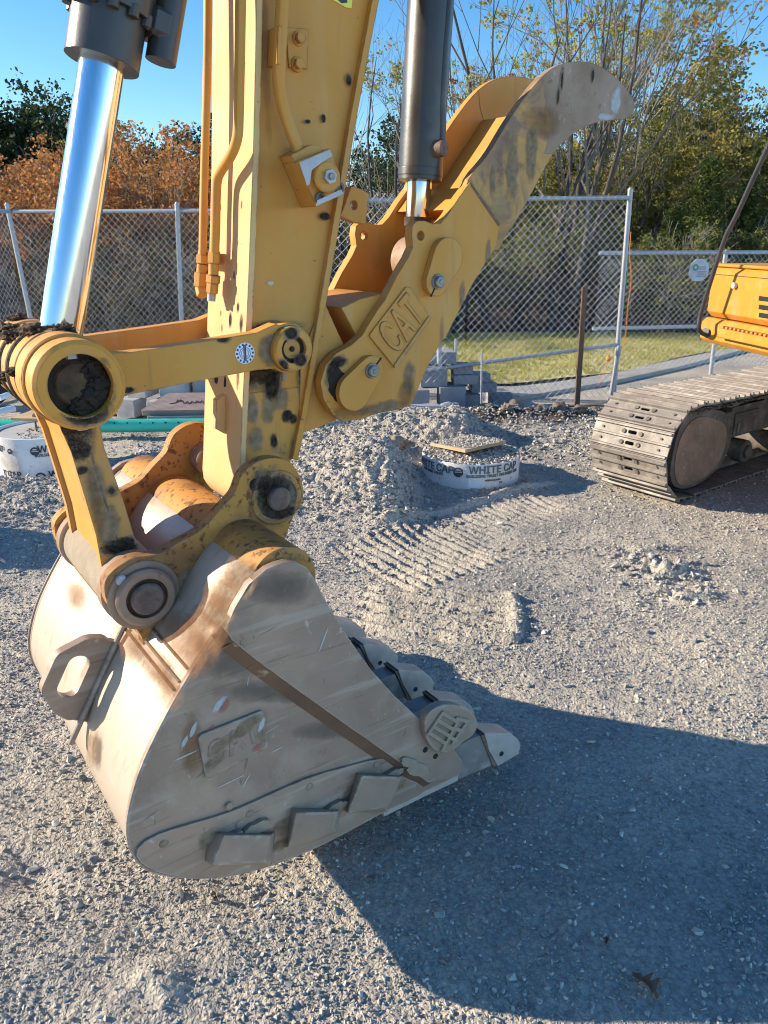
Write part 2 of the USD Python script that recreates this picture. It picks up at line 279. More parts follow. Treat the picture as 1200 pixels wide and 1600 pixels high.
M['chalk'] = mat('paint_scrape', (.62, .62, .62), (.5, .49, .47), 60., rough=.7, bump=.2)
M['chalk_red'] = mat('red_paint_scrape', (.35, .10, .07), (.28, .12, .09), 60., rough=.7, bump=.2)
M['mudcake'] = mat('pale_mud_cake', (.33, .27, .195), (.26, .21, .15), 14., rough=.95, bump=.6, bscale=90.)

# soft stains: a sheet whose primvar "fade" falls from 1 in the middle to 0 at the rim, broken up by noise
def stain_mat(name, c1, c2, scale=30., rough=.6, hard=.16, bump=.5, amount=1.):
    return usdkit.material(stage, '/World/Looks/' + name, {
        'g': ('geometry', {}), 'a': ('attribute', {'attribute': 'fade'}), 'n': ('noise_texture', {'scale': scale * .5, 'detail': 9., 'roughness': .72}),
        'n2': ('noise_texture', {'scale': scale * 2.3, 'detail': 4.}), 'c': ('rgb_ramp', {'ramp': [(.35, c1), (.65, c2)]}),
        'ma': ('math', {'math_type': 'multiply_add', 'value2': 2.7, 'value3': -1.4}), 'ad': ('math', {'math_type': 'add'}),
        'mr': ('map_range', {'from_min': .5 - hard, 'from_max': .5 + hard, 'to_min': 0., 'to_max': amount, 'clamp': True}),
        'bp': ('bump', {'strength': bump, 'distance': .004}), 'p': ('principled_bsdf', {'roughness': max(rough, .75), 'specular_ior_level': .12}), 't': ('transparent_bsdf', {}), 'mx': ('mix_closure', {})},
        [('g.position', 'n.vector'), ('g.position', 'n2.vector'), ('n2.fac', 'c.fac'), ('c.color', 'p.base_color'), ('n.fac', 'ma.value1'), ('ma.value', 'ad.value1'), ('a.fac', 'ad.value2'),
         ('ad.value', 'mr.value'), ('n2.fac', 'bp.height'), ('bp.normal', 'p.normal'), ('mr.result', 'mx.fac'), ('t.BSDF', 'mx.closure1'), ('p.BSDF', 'mx.closure2')], surface='mx.closure')
S = {'grease': stain_mat('stain_grease', (.018, .013, .010), (.065, .042, .026), 34., .5, .24, .95), 'mud': stain_mat('stain_mud', (.15, .095, .055), (.26, .18, .11), 26., .9, .3, .5, .7),
     'rust': stain_mat('stain_rust', (.17, .075, .03), (.26, .125, .05), 16., .8, .42, .3, .5), 'dust': stain_mat('stain_dust', (.50, .31, .13), (.42, .26, .11), 14., .95, .5, .2, .35),
     'dark': stain_mat('stain_dark', (.12, .08, .055), (.16, .115, .08), 9., .6, .5, .2, .6), 'scrape': stain_mat('stain_scrape', (.55, .54, .52), (.42, .41, .40), 60., .6, .3, .1, .6), 'redscrape': stain_mat('stain_red_scrape', (.34, .11, .075), (.28, .13, .09), 60., .7, .3, .1, .7)}
def kd_halo(m_): return m_ is S['grease']
def stain(parent, name, P0, U, V, rx, rz, m_, ang=0., lift=.0012, clip=None):
    """a soft stain round the frame point P0 in the plane of the unit vectors U and V, lifted towards the side U x V points to"""
    if kd_halo(m_): stain(parent, name, P0, U, V, rx * 1.35, rz * 1.35, S['mud'], ang, lift * .6, clip)
    nr, na = 9, 36; U, V, P0 = (np.asarray(v, float) for v in (U, V, P0)); n = np.cross(U, V); n /= np.linalg.norm(n)
    a = np.linspace(0, 2 * math.pi, na, endpoint=False); P = [P0 + n * lift]; Fd = [1.25]
    ca, sa = math.cos(ang), math.sin(ang)
    for k in range(1, nr + 1):
        t = k / nr; x, y = rx * t * np.cos(a), rz * t * np.sin(a)
        P += list(P0 + n * lift + (x * ca - y * sa)[:, None] * U + (x * sa + y * ca)[:, None] * V); Fd += [1.25 * (1 - t ** 1.6)] * na
    T = [(0, 1 + i, 1 + (i + 1) % na) for i in range(na)]
    for k in range(nr - 1):
        b, c = 1 + k * na, 1 + (k + 1) * na
        for i in range(na): j = (i + 1) % na; T += [(b + i, c + i, c + j), (b + i, c + j, b + j)]
    if clip is not None:
        P_ = np.array(P); ok = shapely.contains_xy(clip, P_[:, 0], P_[:, 2]); Fd = np.where(ok, Fd, np.minimum(Fd, .0) - 1.5); keepT = ok[np.array(T)].any(1); T = np.array(T)[keepT]
        if not len(T): return None
        used, T = np.unique(T, return_inverse=True); T = T.reshape(-1, 3); P = P_[used]; Fd = np.asarray(Fd)[used]
    me = usdkit.mesh(stage, numbered(parent, name), (np.array(P), np.array(T)), m_, smooth=False)
    UsdGeom.PrimvarsAPI(me).CreatePrimvar('fade', Sdf.ValueTypeNames.FloatArray, 'vertex').Set(Vt.FloatArray.FromNumpy(np.array(Fd, np.float32)))
    return str(me.GetPath())

# ------------------------------------------------------------------ the near excavator: arm, links, thumb and bucket
A = Frame((0.2105, 2.516), (.818, .575))
EX = thing('excavator', 'yellow excavator arm with bucket and thumb resting teeth-down on the gravel in the foreground', 'excavator', A.o, A.deg)
HINGE = A.uz((437, 780), -.27); LINKP = A.uz((128, 604), -.28); BPIN = A.uz((230, 935), -.275); IDLP = A.uz((455, 545), -.21)

# stick ------------------------------------------------------------
fr = A.poly([(400, 0), (397.5, 120), (394.5, 250), (386, 470), (379, 620), (374, 735)], -.12)
bk = A.poly([(590, 0), (556, 180), (520, 400), (500, 520), (480, 640), (464, 718)], -.12)
def ext_up(a, b, k): return (a[0] + (a[0] - b[0]) * k, a[1] + (a[1] - b[1]) * k)
fr0 = ext_up(fr[0], fr[2], 2.4); bk0 = ext_up(bk[0], bk[2], 1.9)
hx, hz = HINGE
arc = A.poly([(372, 765), (374, 782), (382, 796), (396, 806), (414, 808), (432, 802), (446, 790), (456, 772), (462, 748)], -.12)
stick_poly = Polygon([fr0] + fr + arc + bk[::-1] + [bk0]).buffer(0)
inner = stick_poly.buffer(-.014)
ST = obj(EX, 'stick', ext(inner, -.108, .108), M['paint'], label='tall upright arm section with dusty lit front plate')
def strip(line, t, side):
    l = LineString(line); return l.buffer(t, single_sided=True, cap_style=2) if side > 0 else l.buffer(-t, single_sided=True, cap_style=2)
front_plate = strip([fr0] + fr + arc[:4], .016, 1).intersection(stick_poly.buffer(.002))
if front_plate.area < .005: front_plate = strip([fr0] + fr + arc[:4], .016, -1)
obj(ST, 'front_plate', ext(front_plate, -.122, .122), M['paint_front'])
back_plate = strip([bk0] + bk, .018, -1)
if not back_plate.centroid.within(stick_poly): back_plate = strip([bk0] + bk, .018, 1)
obj(ST, 'back_plate', ext(back_plate, -.126, .126), M['paint'])
low_poly = stick_poly.intersection(sbox(-2, -1, 1, A.uz((430, 600), -.12)[1]))
obj(ST, 'wear_plate', ext(low_poly.buffer(-.018), -.1115, .1115), M['paint_low'], label='muddy lower side plating of the arm')
obj(ST, 'hinge_boss', [yc(hx + .02, hz, -.15, .15, .048, bev=.006)], M['hook_tip'])
# tab on the lower front plate
FP0 = np.array([fr[3][0], 0, fr[3][1]]); FT = np.array([fr[4][0] - fr[2][0], 0, fr[4][1] - fr[2][1]]); FT /= np.linalg.norm(FT); FN = np.array([FT[2], 0, -FT[0]])
FN = FN if FN[0] < 0 else -FN
def front(px, off=0.): return A.plane(px, FP0 + FN * off, FN)
c_, b_ = front((352, 620), .0), front((352, 668), .0)
tab = Polygon([(0, 0), (.0, -.16), (.022, -.145), (.022, -.015)])
m = trimesh.Trimesh(); pts = []
top, bot = front((350, 612)), front((349, 680))
L = np.linalg.norm(top - bot); ax = (bot - top) / L
def along(base, s, off, w): return base + ax * s + FN * off + np.array([0, w, 0])
hv = [along(top, s, o, w) for (s, o) in ((0, -.01), (.02, .026), (L - .02, .026), (L, -.01)) for w in (-.011, .011)]
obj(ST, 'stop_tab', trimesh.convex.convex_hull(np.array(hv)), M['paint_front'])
# rear lug
lug = A.poly([(532, 318), (541, 292), (556, 296), (569, 303), (563, 350), (545, 348), (524, 338)], -.03)
hole = Point(A.uz((545, 321), -.03)).buffer(.012)
obj(ST, 'rear_lug', ext(Polygon(lug).buffer(0).difference(hole), -.055, -.03), M['paint'])
# thumb bracket on the back of the stick
br = A.poly([(506, 470), (528, 520), (548, 560), (596, 590), (560, 630), (528, 654), (500, 667), (468, 678), (470, 560)], -.115)
obj(ST, 'thumb_bracket', [ext(br, -.115, -.09), ext(br, .09, .115), ext(Polygon(br).buffer(-.02), -.09, .09)], M['paint'])
# rims of weld along the side plate, and bolts of the tube clamp
for p in ((467, 60), (465, 100)):
    u, z = A.uz(p, -.115); r_ = sub(ST, 'clamp_bolt')
    obj(r_, 'washer', yc(u, z, -.108, -.116, .017, 20, .002), M['paint']); obj(r_, 'bolt_head', hexnut(u, z, -.116, -.128, .0125), M['paint'])
cl = A.poly([(446, 42), (482, 46), (480, 108), (452, 106)], -.112)
obj(ST, 'clamp_pad', ext(cl, -.1085, -.1125), M['paint'])
# hoses and pipes on the front face
TB = sub(EX, 'pipe_run')
pa = [front(p, .052) for p in ((325, -700), (325.5, -200), (325, 0), (323, 140), (319.5, 260), (317.5, 350), (316.5, 405))]
pb = [front(p, .040) for p in ((377, -700), (376.5, -200), (376, 0), (374, 120), (372.5, 190), (370.5, 216), (362, 240), (348, 262), (340, 278), (337.5, 300), (336.5, 350), (334.5, 405))]
def dense(pts, k=8):
    return smooth_poly(pts, k, closed=False)
obj(TB, 'steel_pipe', tube(dense(pa, 4), .0105, 14), M['paint']); obj(TB, 'steel_pipe', tube(dense(pb, 8), .0125, 14), M['paint'])
for base, off, pxs in ((pa, .052, ((316.5, 398), (316, 412), (314.5, 426), (313.5, 448), (317, 462))), (pb, .040, ((334.5, 395), (334, 412), (333.5, 430), (332.5, 442), (331, 458)))):
    q = [front(p, off) for p in pxs]
    for k, (a, b, r, sg) in enumerate(((0, 1, .0165, 6), (1, 2, .013, 14), (2, 3, .0185, 6), (3, 4, .0155, 6))):
        obj(TB, 'hex_fitting' if sg == 6 else 'collar', cyl(q[a], q[b], r, sg), M['paint'])
q0, q1 = front((331, 456), .040), front((330, 470), .040); obj(TB, 'port_stub', cyl(q0, q1, .011, 14), M['bare'])
# small bracket that holds both pipes
obj(TB, 'pipe_clamp', bx((.03, .075, .03), (front((327, 402), .025))), M['paint'])
# side pipe and valve block on the viewer's side of the stick
VB = sub(EX, 'valve_block')
sp = [np.r_[A.uz(p, -.145 if k < 7 else -.150)[0], -.145, A.uz(p, -.145)[1]] for k, p in enumerate(((446, -700), (443, -200), (441, 0), (438, 60), (436, 105), (436, 130), (441, 160), (451, 190), (463, 222), (472, 246)))]
obj(VB, 'side_pipe', tube(dense(sp, 6), .0155, 14), M['paint'])
obj(VB, 'pipe_stay', ext(A.poly([(427, 44), (433, 44), (433, 103), (425, 103)], -.135), -.16, -.11), M['paint'])
vb = [(445, 259), (461, 323), (496, 325), (538, 303), (517, 235)]
face = A.poly([(465, 252), (516, 232), (538, 303), (494, 323)], -.185); face = Polygon(face)
back = affinity.translate(face, -.004, -.0)
obj(VB, 'block', ext(face, -.185, -.11), M['paint'])
obj(VB, 'bare_patch', ext(A.poly([(468, 254), (515, 234), (520, 243), (500, 256), (487, 266), (484, 288), (480, 290)], -.2262), -.2262, -.2248), M['bare'])
obj(VB, 'bare_patch', ext(A.poly([(496, 313), (533, 296), (537, 303), (494, 322)], -.2262), -.2262, -.2248), M['bare'])
cu, cz = A.uz((509, 277), -.195)
obj(VB, 'pivot_plate', ext(A.poly([(497, 252), (515, 247), (529, 272), (531, 290), (515, 300), (497, 292), (491, 276)], -.192), -.194, -.185), M['paint'])
obj(VB, 'dial', yc(cu, cz, -.194, -.206, .036, 32, .003), M['paint'])
obj(VB, 'dial_nut', hexnut(cu + .002, cz + .001, -.206, -.217, .017), M['bare']); obj(VB, 'dial_stud', yc(cu + .002, cz + .001, -.217, -.224, .008, 14, .001), M['bolt'])
for p in ((500, 309), (530, 293)):
    u, z = A.uz(p, -.189); obj(VB, 'cap_screw', [ring(u, z, -.185, -.193, .007, .0135, 20, .001), yc(u, z, -.185, -.188, .0065, 14)], M['pin'])
obj(VB, 'top_flange', ext(A.poly([(455, 242), (485, 226), (500, 228), (505, 236), (462, 256)], -.17), -.17, -.11), M['paint'])
for p in ((456, 266), (468, 273)):
    u, z = A.uz(p, -.18)
# yellow warning label at the top of the picture
WL = A.poly([(512, -12), (552, -20), (549, 13), (541, 12), (520, 0)], -.1095)
lb = obj(ST, 'warning_label', ext(WL, -.1105, -.1075), M['label_yellow'])
obj(ST, 'label_mark', ext(A.poly([(520, -8), (540, -10), (543, 4), (534, 5)], -.1115), -.1118, -.1104), M['ink'])
# dirt thrown onto the stick
UX, UZ = np.array([1., 0, 0]), np.array([0, 0, 1.])
def side_stain(parent, px, w, rx, rz, kind='grease', ang=0., name='dirt_patch', clip=None):
    u, z = A.uz(px, w); return stain(parent, name, (u, w, z), UX, UZ, rx, rz, S[kind], ang, clip=clip)
for (p, rx, rz, kd) in (((545, 125), .012, .016, 'grease'), ((508, 338), .022, .012, 'grease'), ((408, 585), .075, .04, 'grease'), ((425, 604), .03, .04, 'grease'), ((430, 515), .085, .022, 'grease'), ((474, 580), .02, .10, 'grease'), ((448, 650), .02, .02, 'grease'),
                    ((428, 690), .014, .028, 'grease'), ((458, 655), .014, .016, 'grease'), ((420, 640), .03, .05, 'mud'), ((440, 625), .03, .04, 'mud'), ((462, 700), .02, .06, 'mud'), ((400, 690), .03, .05, 'mud'), ((395, 640), .02, .05, 'mud'), 
                    ((415, 100), .015, .2, 'rust'), ((422, 442), .012, .007, 'scrape'), ((470, 260), .03, .02, 'grease'), ((480, 190), .012, .006, 'grease'), ((505, 185), .008, .012, 'grease')):
    side_stain(ST, p, -.1125, rx, rz, kd, clip=inner)
for (p, rx, rz, kd) in (((360, 500), .010, .022, 'grease'), ((347, 512), .008, .016, 'mud'), ((377, 506), .009, .022, 'grease'), ((338, 590), .02, .03, 'grease'), ((333, 625), .014, .02, 'mud'), ((346, 655), .012, .025, 'grease'), ((358, 640), .012, .02, 'mud'), ((340, 690), .02, .035, 'mud'), ((366, 700), .02, .035, 'grease'), ((352, 715), .01, .02, 'mud'),
                    ((336, 735), .02, .025, 'grease'), ((372, 480), .008, .012, 'grease'), ((345, 490), .006, .01, 'mud'), ((330, 560), .02, .03, 'grease'), ((372, 590), .012, .04, 'mud'), ((352, 600), .012, .03, 'grease'), ((345, 325), .005, .01, 'mud'), ((372, 380), .005, .01, 'mud'), ((378, 320), .006, .012, 'mud'), ((366, 430), .006, .014, 'mud'), ((360, 560), .02, .02, 'mud')):
    stain(ST, 'dirt_patch', front(p), np.array([0, -1., 0]), -FT, rx, rz, S[kd])

# idler links and their pin ----------------------------------------
top_ = A.poly([(150, 553), (200, 551), (300, 536), (400, 520), (432, 506)], -.20); bot_ = A.poly([(445, 575), (402, 578), (300, 597), (200, 617), (160, 626)], -.20)
bar = unary_union([Polygon(top_ + bot_).buffer(0), Point(LINKP).buffer(.098), Point(IDLP).buffer(.062)]).buffer(.012).buffer(-.012)
for sgn, nm in ((-1, 'near'), (1, 'far')):
    IL = sub(EX, 'idler_link', 'plain yellow bar carrying a round gear sticker' if sgn < 0 else None)
    y = lambda a: sgn * a
    obj(IL, 'link_bar', ext(bar, y(.20), y(.158)), M['paint'])
    obj(IL, 'end_boss', ring(*LINKP, y(.198), y(.275), .066, .094, 40, .008), M['paint'])
    obj(IL, 'end_boss', yc(*LINKP, y(.128), y(.20), .100, 36, .005), M['paint_low'])
    obj(IL, 'arm_boss', ring(*IDLP, y(.198), y(.225), .034, .055, 36, .006), M['paint'])
    obj(IL, 'arm_boss', yc(*IDLP, y(.110), y(.20), .062, 36, .004), M['paint_low'])
    obj(IL, 'pin_end', yc(*IDLP, y(.16), y(.213), .030, 28, .003), M['paint_low'])
    obj(IL, 'pin_grease', ring(*IDLP, y(.19), y(.215), .024, .036, 28, .004), M['grease'])
    obj(IL, 'pin_centre', yc(IDLP[0], IDLP[1], y(.21), y(.217), .007, 14, .001), M['grease'])
    if sgn < 0:
        u, z = A.uz((383, 552), -.2015); STK = obj(IL, 'sticker', yc(u, z, -.1995, -.2012, .0255, 36), M['sticker'])
        marks = []
        for a in np.linspace(0, 2 * math.pi, 14, endpoint=False):
            q = sbox(-.0022, -.0025, .0022, .0025); q = affinity.translate(affinity.rotate(q, math.degrees(a) - 90, origin=(0, 0)), u + .021 * math.cos(a), z + .021 * math.sin(a)); marks.append(q)
        for dx, w_ in ((-.0026, .0012), (.0012, .0016)): marks.append(sbox(u + dx - w_, z - .019, u + dx + w_, z + .020))
        marks += [Point(u, z).buffer(.0145).difference(Point(u, z).buffer(.0135)), Point(u, z).buffer(.010).difference(Point(u, z).buffer(.0093))]
        obj(IL, 'sticker_gear', ext(unary_union(marks), -.2020, -.2011), M['sticker_ink'])
        for p in ((405, 512),): pass
        u, z = A.uz((450, 584), -.19); obj(IL, 'grease_fitting', [cyl((u, -.165, z + .03), (u, -.165, z), .009, 6), cyl((u, -.165, z), (u, -.165, z - .02), .006, 10)], M['bolt'])
        u, z = A.uz((447, 512), -.20); obj(IL, 'lock_bolt', bx((.022, .012, .008), (u, -.2, z)), M['bolt'])
        u, z = A.uz((110, 551), -.24); obj(IL, 'lock_bolt', cyl((u, -.235, z - .012), (u, -.235, z + .014), .017, 6), M['bare'])
        u, z = A.uz((126, 655), -.235); obj(IL, 'lock_bolt', bx((.02, .02, .045), (u, -.235, z)), M['bare'])
LP = sub(EX, 'link_pin')
obj(LP, 'pin', yc(*LINKP, -.250, .250, .048, 32, .005), M['greasy_mud'])
for s in (-1, 1): obj(LP, 'grease_ring', ring(*LINKP, s * .215, s * .244, .046, .0675, 32, .002), M['grease'])
side_stain(LP, (150, 628), -.2757, .045, .05, 'grease', clip=Point(LINKP).buffer(.092).difference(Point(LINKP).buffer(.067))); side_stain(LP, (132, 648), -.2757, .05, .028, 'grease', clip=Point(LINKP).buffer(.092).difference(Point(LINKP).buffer(.067))); side_stain(LP, (158, 602), -.2757, .03, .05, 'grease', clip=Point(LINKP).buffer(.092).difference(Point(LINKP).buffer(.067)))
side_stain(LP, (150, 575), -.2757, .04, .03, 'mud', clip=Point(LINKP).buffer(.092).difference(Point(LINKP).buffer(.067))); side_stain(LP, (125, 556), -.2757, .05, .02, 'dust', clip=Point(LINKP).buffer(.092).difference(Point(LINKP).buffer(.067)))
for n_, (x_, z_, r_) in enumerate(((.03, -.03, .03), (.045, 0., .024), (.03, .03, .02), (.0, -.05, .022))): obj(LP, 'grease_clump', blob((LINKP[0] + x_, -.248, LINKP[1] + z_), (r_, .012, r_), 70 + n_, .6, 3, 3.), M['grease'])
for n_, (a, dy, rr) in enumerate(((80, -.12, .05), (110, -.05, .06), (130, .03, .055), (125, .12, .06), (150, .2, .045), (200, .12, .04), (170, -.11, .035), (100, .2, .05), (185, 0., .04), (60, -.02, .05))):
    u, z = LINKP[0] + .10 * math.cos(math.radians(a)), LINKP[1] + .10 * math.sin(math.radians(a))
    obj(LP, 'mud_clump', blob((u, dy, z), (rr * .42, rr * .6, rr * .26), 30 + n_, .75, 3, 3.2), M['greasy_mud'])

# bucket cylinder ---------------------------------------------------
CYL = sub(EX, 'bucket_cylinder')
ra, rb = np.r_[A.uz((85, 585), 0)[0], 0, A.uz((85, 585), 0)[1]], np.r_[A.uz((161, 88), 0)[0], 0, A.uz((161, 88), 0)[1]]
cd = (rb - ra) / np.linalg.norm(rb - ra); Ltot = np.linalg.norm(rb - ra)
obj(CYL, 'rod', cyl(ra, rb + cd * .1, .0485, 48), M['chrome'], smooth=True)
obj(CYL, 'rod_eye', [yc(LINKP[0], LINKP[1], -.115, .115, .098, 40, .008), cyl(ra - cd * .02, ra + cd * .035, .062, 32, .05)], M['paint_low'])
for yv in (-.045, .045): obj(CYL, 'eye_rib', ring(*LINKP, yv - .012, yv + .012, .09, .103, 40, .005), M['greasy_mud'])
g0 = rb - cd * .015
obj(CYL, 'gland', [cyl(g0, g0 + cd * .105, .079, 44)], M['black'])
g1 = g0 + cd * .105
obj(CYL, 'flange', [cyl(g1, g1 + cd * .05, .092, 44), cyl(g1 + cd * .05, g1 + cd * 1.4, .084, 44)], M['black'])
side = np.cross(cd, [0, 1, 0]); side /= np.linalg.norm(side); up2 = np.array([0, 1., 0])
for k in range(12):
    a = 2 * math.pi * k / 12 + .2; o_ = side * math.cos(a) + up2 * math.sin(a)
    obj(CYL, 'flange_bolt', cyl(g1 + o_ * .084 - cd * .014, g1 + o_ * .084 + cd * .01, .013, 10), M['black'])
pb_ = g1 + cd * .11 - up2 * .095
R_ = np.eye(4); R_[:3, 0], R_[:3, 1], R_[:3, 2] = side, up2, cd
obj(CYL, 'port_block', bx((.10, .05, .10), pb_ + side * (-.02 if side[0] > 0 else .02), R_, .012), M['black'])
obj(CYL, 'port_ring', [cyl(pb_ - up2 * .02, pb_ - up2 * .042, .026, 24)], M['black']); obj(CYL, 'port_plug', cyl(pb_ - up2 * .03, pb_ - up2 * .045, .015, 20), M['rail'])
s2 = side if side[0] > 0 else -side
obj(CYL, 'side_pipe', [cyl(g1 + s2 * .115 - up2 * .03 - cd * .06, g1 + s2 * .115 - up2 * .03 + cd * 1.4, .034, 20), bx((.05, .09, .06), g1 + s2 * .095 - up2 * .02 + cd * .01, R_, .01)], M['black'])

# bucket link ------------------------------------------------------
BL = sub(EX, 'bucket_link')
lk = A.poly([(88, 655), (97, 648), (152, 640), (163, 700), (192, 780), (216, 858), (226, 905), (205, 925), (166, 924), (150, 836), (131, 772), (111, 706)], -.15)
lkp = unary_union([Polygon(lk).buffer(0), Point(LINKP).buffer(.085), Point(BPIN).buffer(.07)]).buffer(.01).buffer(-.01)
for s in (-1, 1):
    obj(BL, 'link_plate', ext(lkp, s * .15, s * .122), M['paint_low'])
web = lkp.buffer(-.012).difference(Point(LINKP).buffer(.10))
obj(BL, 'web', ext(web, -.122, .122), M['paint'], smooth=40)
obj(BL, 'lower_boss', yc(*BPIN, -.17, .17, .082, 40, .008), M['mudcake'])
ln = A.poly([(129, 660), (131, 660), (150, 730), (182, 838), (187, 857), (185, 857), (148, 733)], -.1505); obj(BL, 'weld_seam', ext(ln, -.1525, -.149), M['pin'])
for (p, rx, rz, kd) in (((118, 705), .04, .03, 'grease'), ((105, 712), .02, .016, 'grease'), ((127, 735), .018, .012, 'grease'), ((112, 668), .05, .05, 'grease'), ((120, 690), .03, .03, 'mud'), ((175, 767), .016, .016, 'grease'), ((190, 853), .07, .025, 'grease'), ((140, 650), .04, .02, 'mud'),
                        ((150, 760), .03, .09, 'mud'), ((170, 820), .04, .08, 'mud'), ((150, 800), .014, .1, 'rust')):
    side_stain(BL, p, -.1515, rx, rz, kd, clip=lkp)
for (p, rx, rz, kd) in (((420, 550), .04, .05, 'mud'), ((200, 610), .02, .01, 'grease'), ((350, 530), .02, .01, 'grease')):
    side_stain(EX + '/idler_link', p, -.2005 if p[0] > 160 else -.2752, rx, rz, kd, clip=bar)
for (p, w_) in (((470, 562), -.2255), ((440, 572), -.2255), ((455, 520), -.2255)): side_stain(EX + '/idler_link', p, w_, .022, .018, 'grease', clip=Point(IDLP).buffer(.054))

# bucket -----------------------------------------------------------
BK = sub(EX, 'bucket', 'wide scraped steel digging bucket with five teeth')
WB = .50
back_px = [(432, 882), (416, 889), (388, 913), (356, 966), (330, 1005), (300, 1052), (270, 1103), (243, 1155), (220, 1207), (205, 1258), (200, 1295), (207, 1332), (230, 1358), (265, 1368), (330, 1371), (395, 1360), (450, 1342), (520, 1311), (600, 1268), (665, 1236), (716, 1212)]
front_px = [(722, 1190), (708, 1170), (690, 1156), (672, 1140), (650, 1119), (615, 1086), (580, 1047), (548, 1003), (522, 962), (502, 927), (490, 902), (478, 886), (462, 878), (446, 878)]
bp = A.poly(back_px, -WB); fp = A.poly(front_px, -WB)
side_poly = Polygon(bp + fp).buffer(0)
bp_s = smooth_poly(bp, 3, closed=False)
side_s = Polygon(list(map(tuple, bp_s)) + fp).buffer(0)
for s in (-1, 1): obj(BK, 'side_plate', ext(side_s.buffer(-.001), s * WB, s * (WB - .022)), M['bucket'])
# curved wrapper
outer = LineString(bp_s); shell = outer.buffer(.020, single_sided=True, cap_style=2)
if not shell.representative_point().within(side_s): shell = outer.buffer(-.020, single_sided=True, cap_style=2)
shell = shell.intersection(side_s.buffer(-.0015)).buffer(0)
obj(BK, 'wrapper', ext(shell, -WB + .022, WB - .022), M['bucket_back'], smooth=50)
# rim of weld that follows the outline of both sides
for s in (-1, 1):
    y_ = s * (WB + .003)
    obj(BK, 'weld_bead', tube([(p[0], y_ - s * .006, p[1]) for p in bp_s[4:-4]], .0045, 6), M['bucket'])
# heel strip under the wrapper
# joint bars across the back
def on_back(px, w=-WB): return A.uz(px, w)
def back_line(px, off=.0):
    u, z = A.uz(px, -WB); return u, z
for px_, m_ in (((287, 1073), 'mudcake'), ((279, 1086), 'bucket_edge'), ((300, 1052), 'bucket_edge')):
    u, z = back_line(px_); obj(BK, 'joint_weld', tube([(u - .001, y_, z) for y_ in np.linspace(-WB + .025, WB - .025, 14)], .0035, 8), M[m_])
# thicker side bar; lower edge rusty, its brown darkened for the bevel shade
sb = A.poly([(352, 984), (362, 1000), (400, 1031), (470, 1082), (540, 1132), (610, 1181), (668, 1222), (716, 1212), (722, 1190), (708, 1170), (690, 1156), (672, 1140), (650, 1119), (615, 1086), (580, 1047), (548, 1003), (522, 962), (502, 927), (490, 902), (478, 886), (462, 878), (446, 878), (432, 882), (416, 889), (388, 913), (366, 950)], -WB - .02)
sbp = Polygon(sb).buffer(0)
edge_px = [(352, 984), (362, 1000), (400, 1031), (470, 1082), (540, 1132), (610, 1181), (668, 1222)]
for s in (-1, 1):
    obj(BK, 'side_bar', ext(sbp, s * (WB + .022), s * (WB + .001)), M['bucket'])
    el = LineString(A.poly(edge_px, -WB - .01)); el = np.array(el.coords)
    for q0_, q1_ in zip(el[:-1], el[1:]):
        n_ = np.array([-(q1_[1] - q0_[1]), q1_[0] - q0_[0]]); n_ /= np.linalg.norm(n_); n_ = -n_ if n_[1] > 0 else n_
        obj(BK, 'weld_edge', trimesh.convex.convex_hull(np.array([(q[0] + n_[0] * o, s * y, q[1] + n_[1] * o) for q in (q0_, q1_) for (o, y) in ((-.004, WB + .0215), (.030, WB + .0015), (-.004, WB - .004), (.030, WB - .004))])), M['bucket_edge'])
mc = splat(A.uz((642, 1196), -WB), .05, .02, 17); mc = affinity.rotate(Polygon(mc).buffer(0), -38); obj(BK, 'mud_cake', ext(mc, -WB - .028, -WB), M['mudcake'])
mc = splat(A.uz((628, 1183), -WB), .035, .014, 23); mc = affinity.rotate(Polygon(mc).buffer(0), -38); obj(BK, 'mud_cake', ext(mc, -WB - .03, -WB), M['mudcake'])
# wear strip along the lower edge
ws = A.poly([(226, 1313), (330, 1277), (400, 1250), (470, 1219), (530, 1200), (585, 1186), (604, 1185), (618, 1195), (630, 1213), (668, 1231), (600, 1268), (520, 1311), (450, 1341), (395, 1359), (330, 1370), (265, 1367), (232, 1356), (212, 1336)], -WB - .006)
ws = Polygon(smooth_poly(ws, 3)).buffer(0)
for s in (-1, 1): obj(BK, 'wear_strip', ext(ws.buffer(-.001), s * (WB + .0085), s * (WB + .001)), M['bucket'])
for p in ((485, 1231), (392, 1273), (375, 1290), (257, 1320), (590, 1196), (360, 1262)):
    u, z = A.uz(p, -WB - .013); obj(BK, 'plug_weld', yc(u, z, -WB - .007, -WB - .0098, .011, 18, .001), M['bucket_wear'])
def block3(top, bot, y0, y1):
    a, b = A.poly(top, y1), A.poly(bot, y0)
    return trimesh.convex.convex_hull(np.array([(p[0], y1, p[1]) for p in a] + [(p[0], y0, p[1]) for p in b]))
for topf, base in (([(350, 1305), (422, 1305), (414, 1346), (331, 1352)], [(338, 1300), (430, 1300), (424, 1352), (320, 1345), (322, 1328)]),
                   ([(463, 1270), (527, 1268), (521, 1294), (502, 1306), (451, 1322)], [(455, 1262), (533, 1264), (526, 1300), (500, 1312), (448, 1324)]),
                   ([(566, 1212), (625, 1214), (600, 1262), (543, 1270)], [(557, 1207), (630, 1210), (606, 1268), (540, 1268)])):
    obj(BK, 'heel_shroud', block3(topf, base, -WB - .009, -WB - .040), M['bucket_wear'])
    c = np.mean([A.uz(p, -WB) for p in base], 0)
    for k in range(2): obj(BK, 'mud_cake', ext(splat((c[0] - .02 + .07 * k, c[1] + .05), .04, .016, 7 + k + int(c[0] * 50)), -WB - .022, -WB - .01), M['mud'])
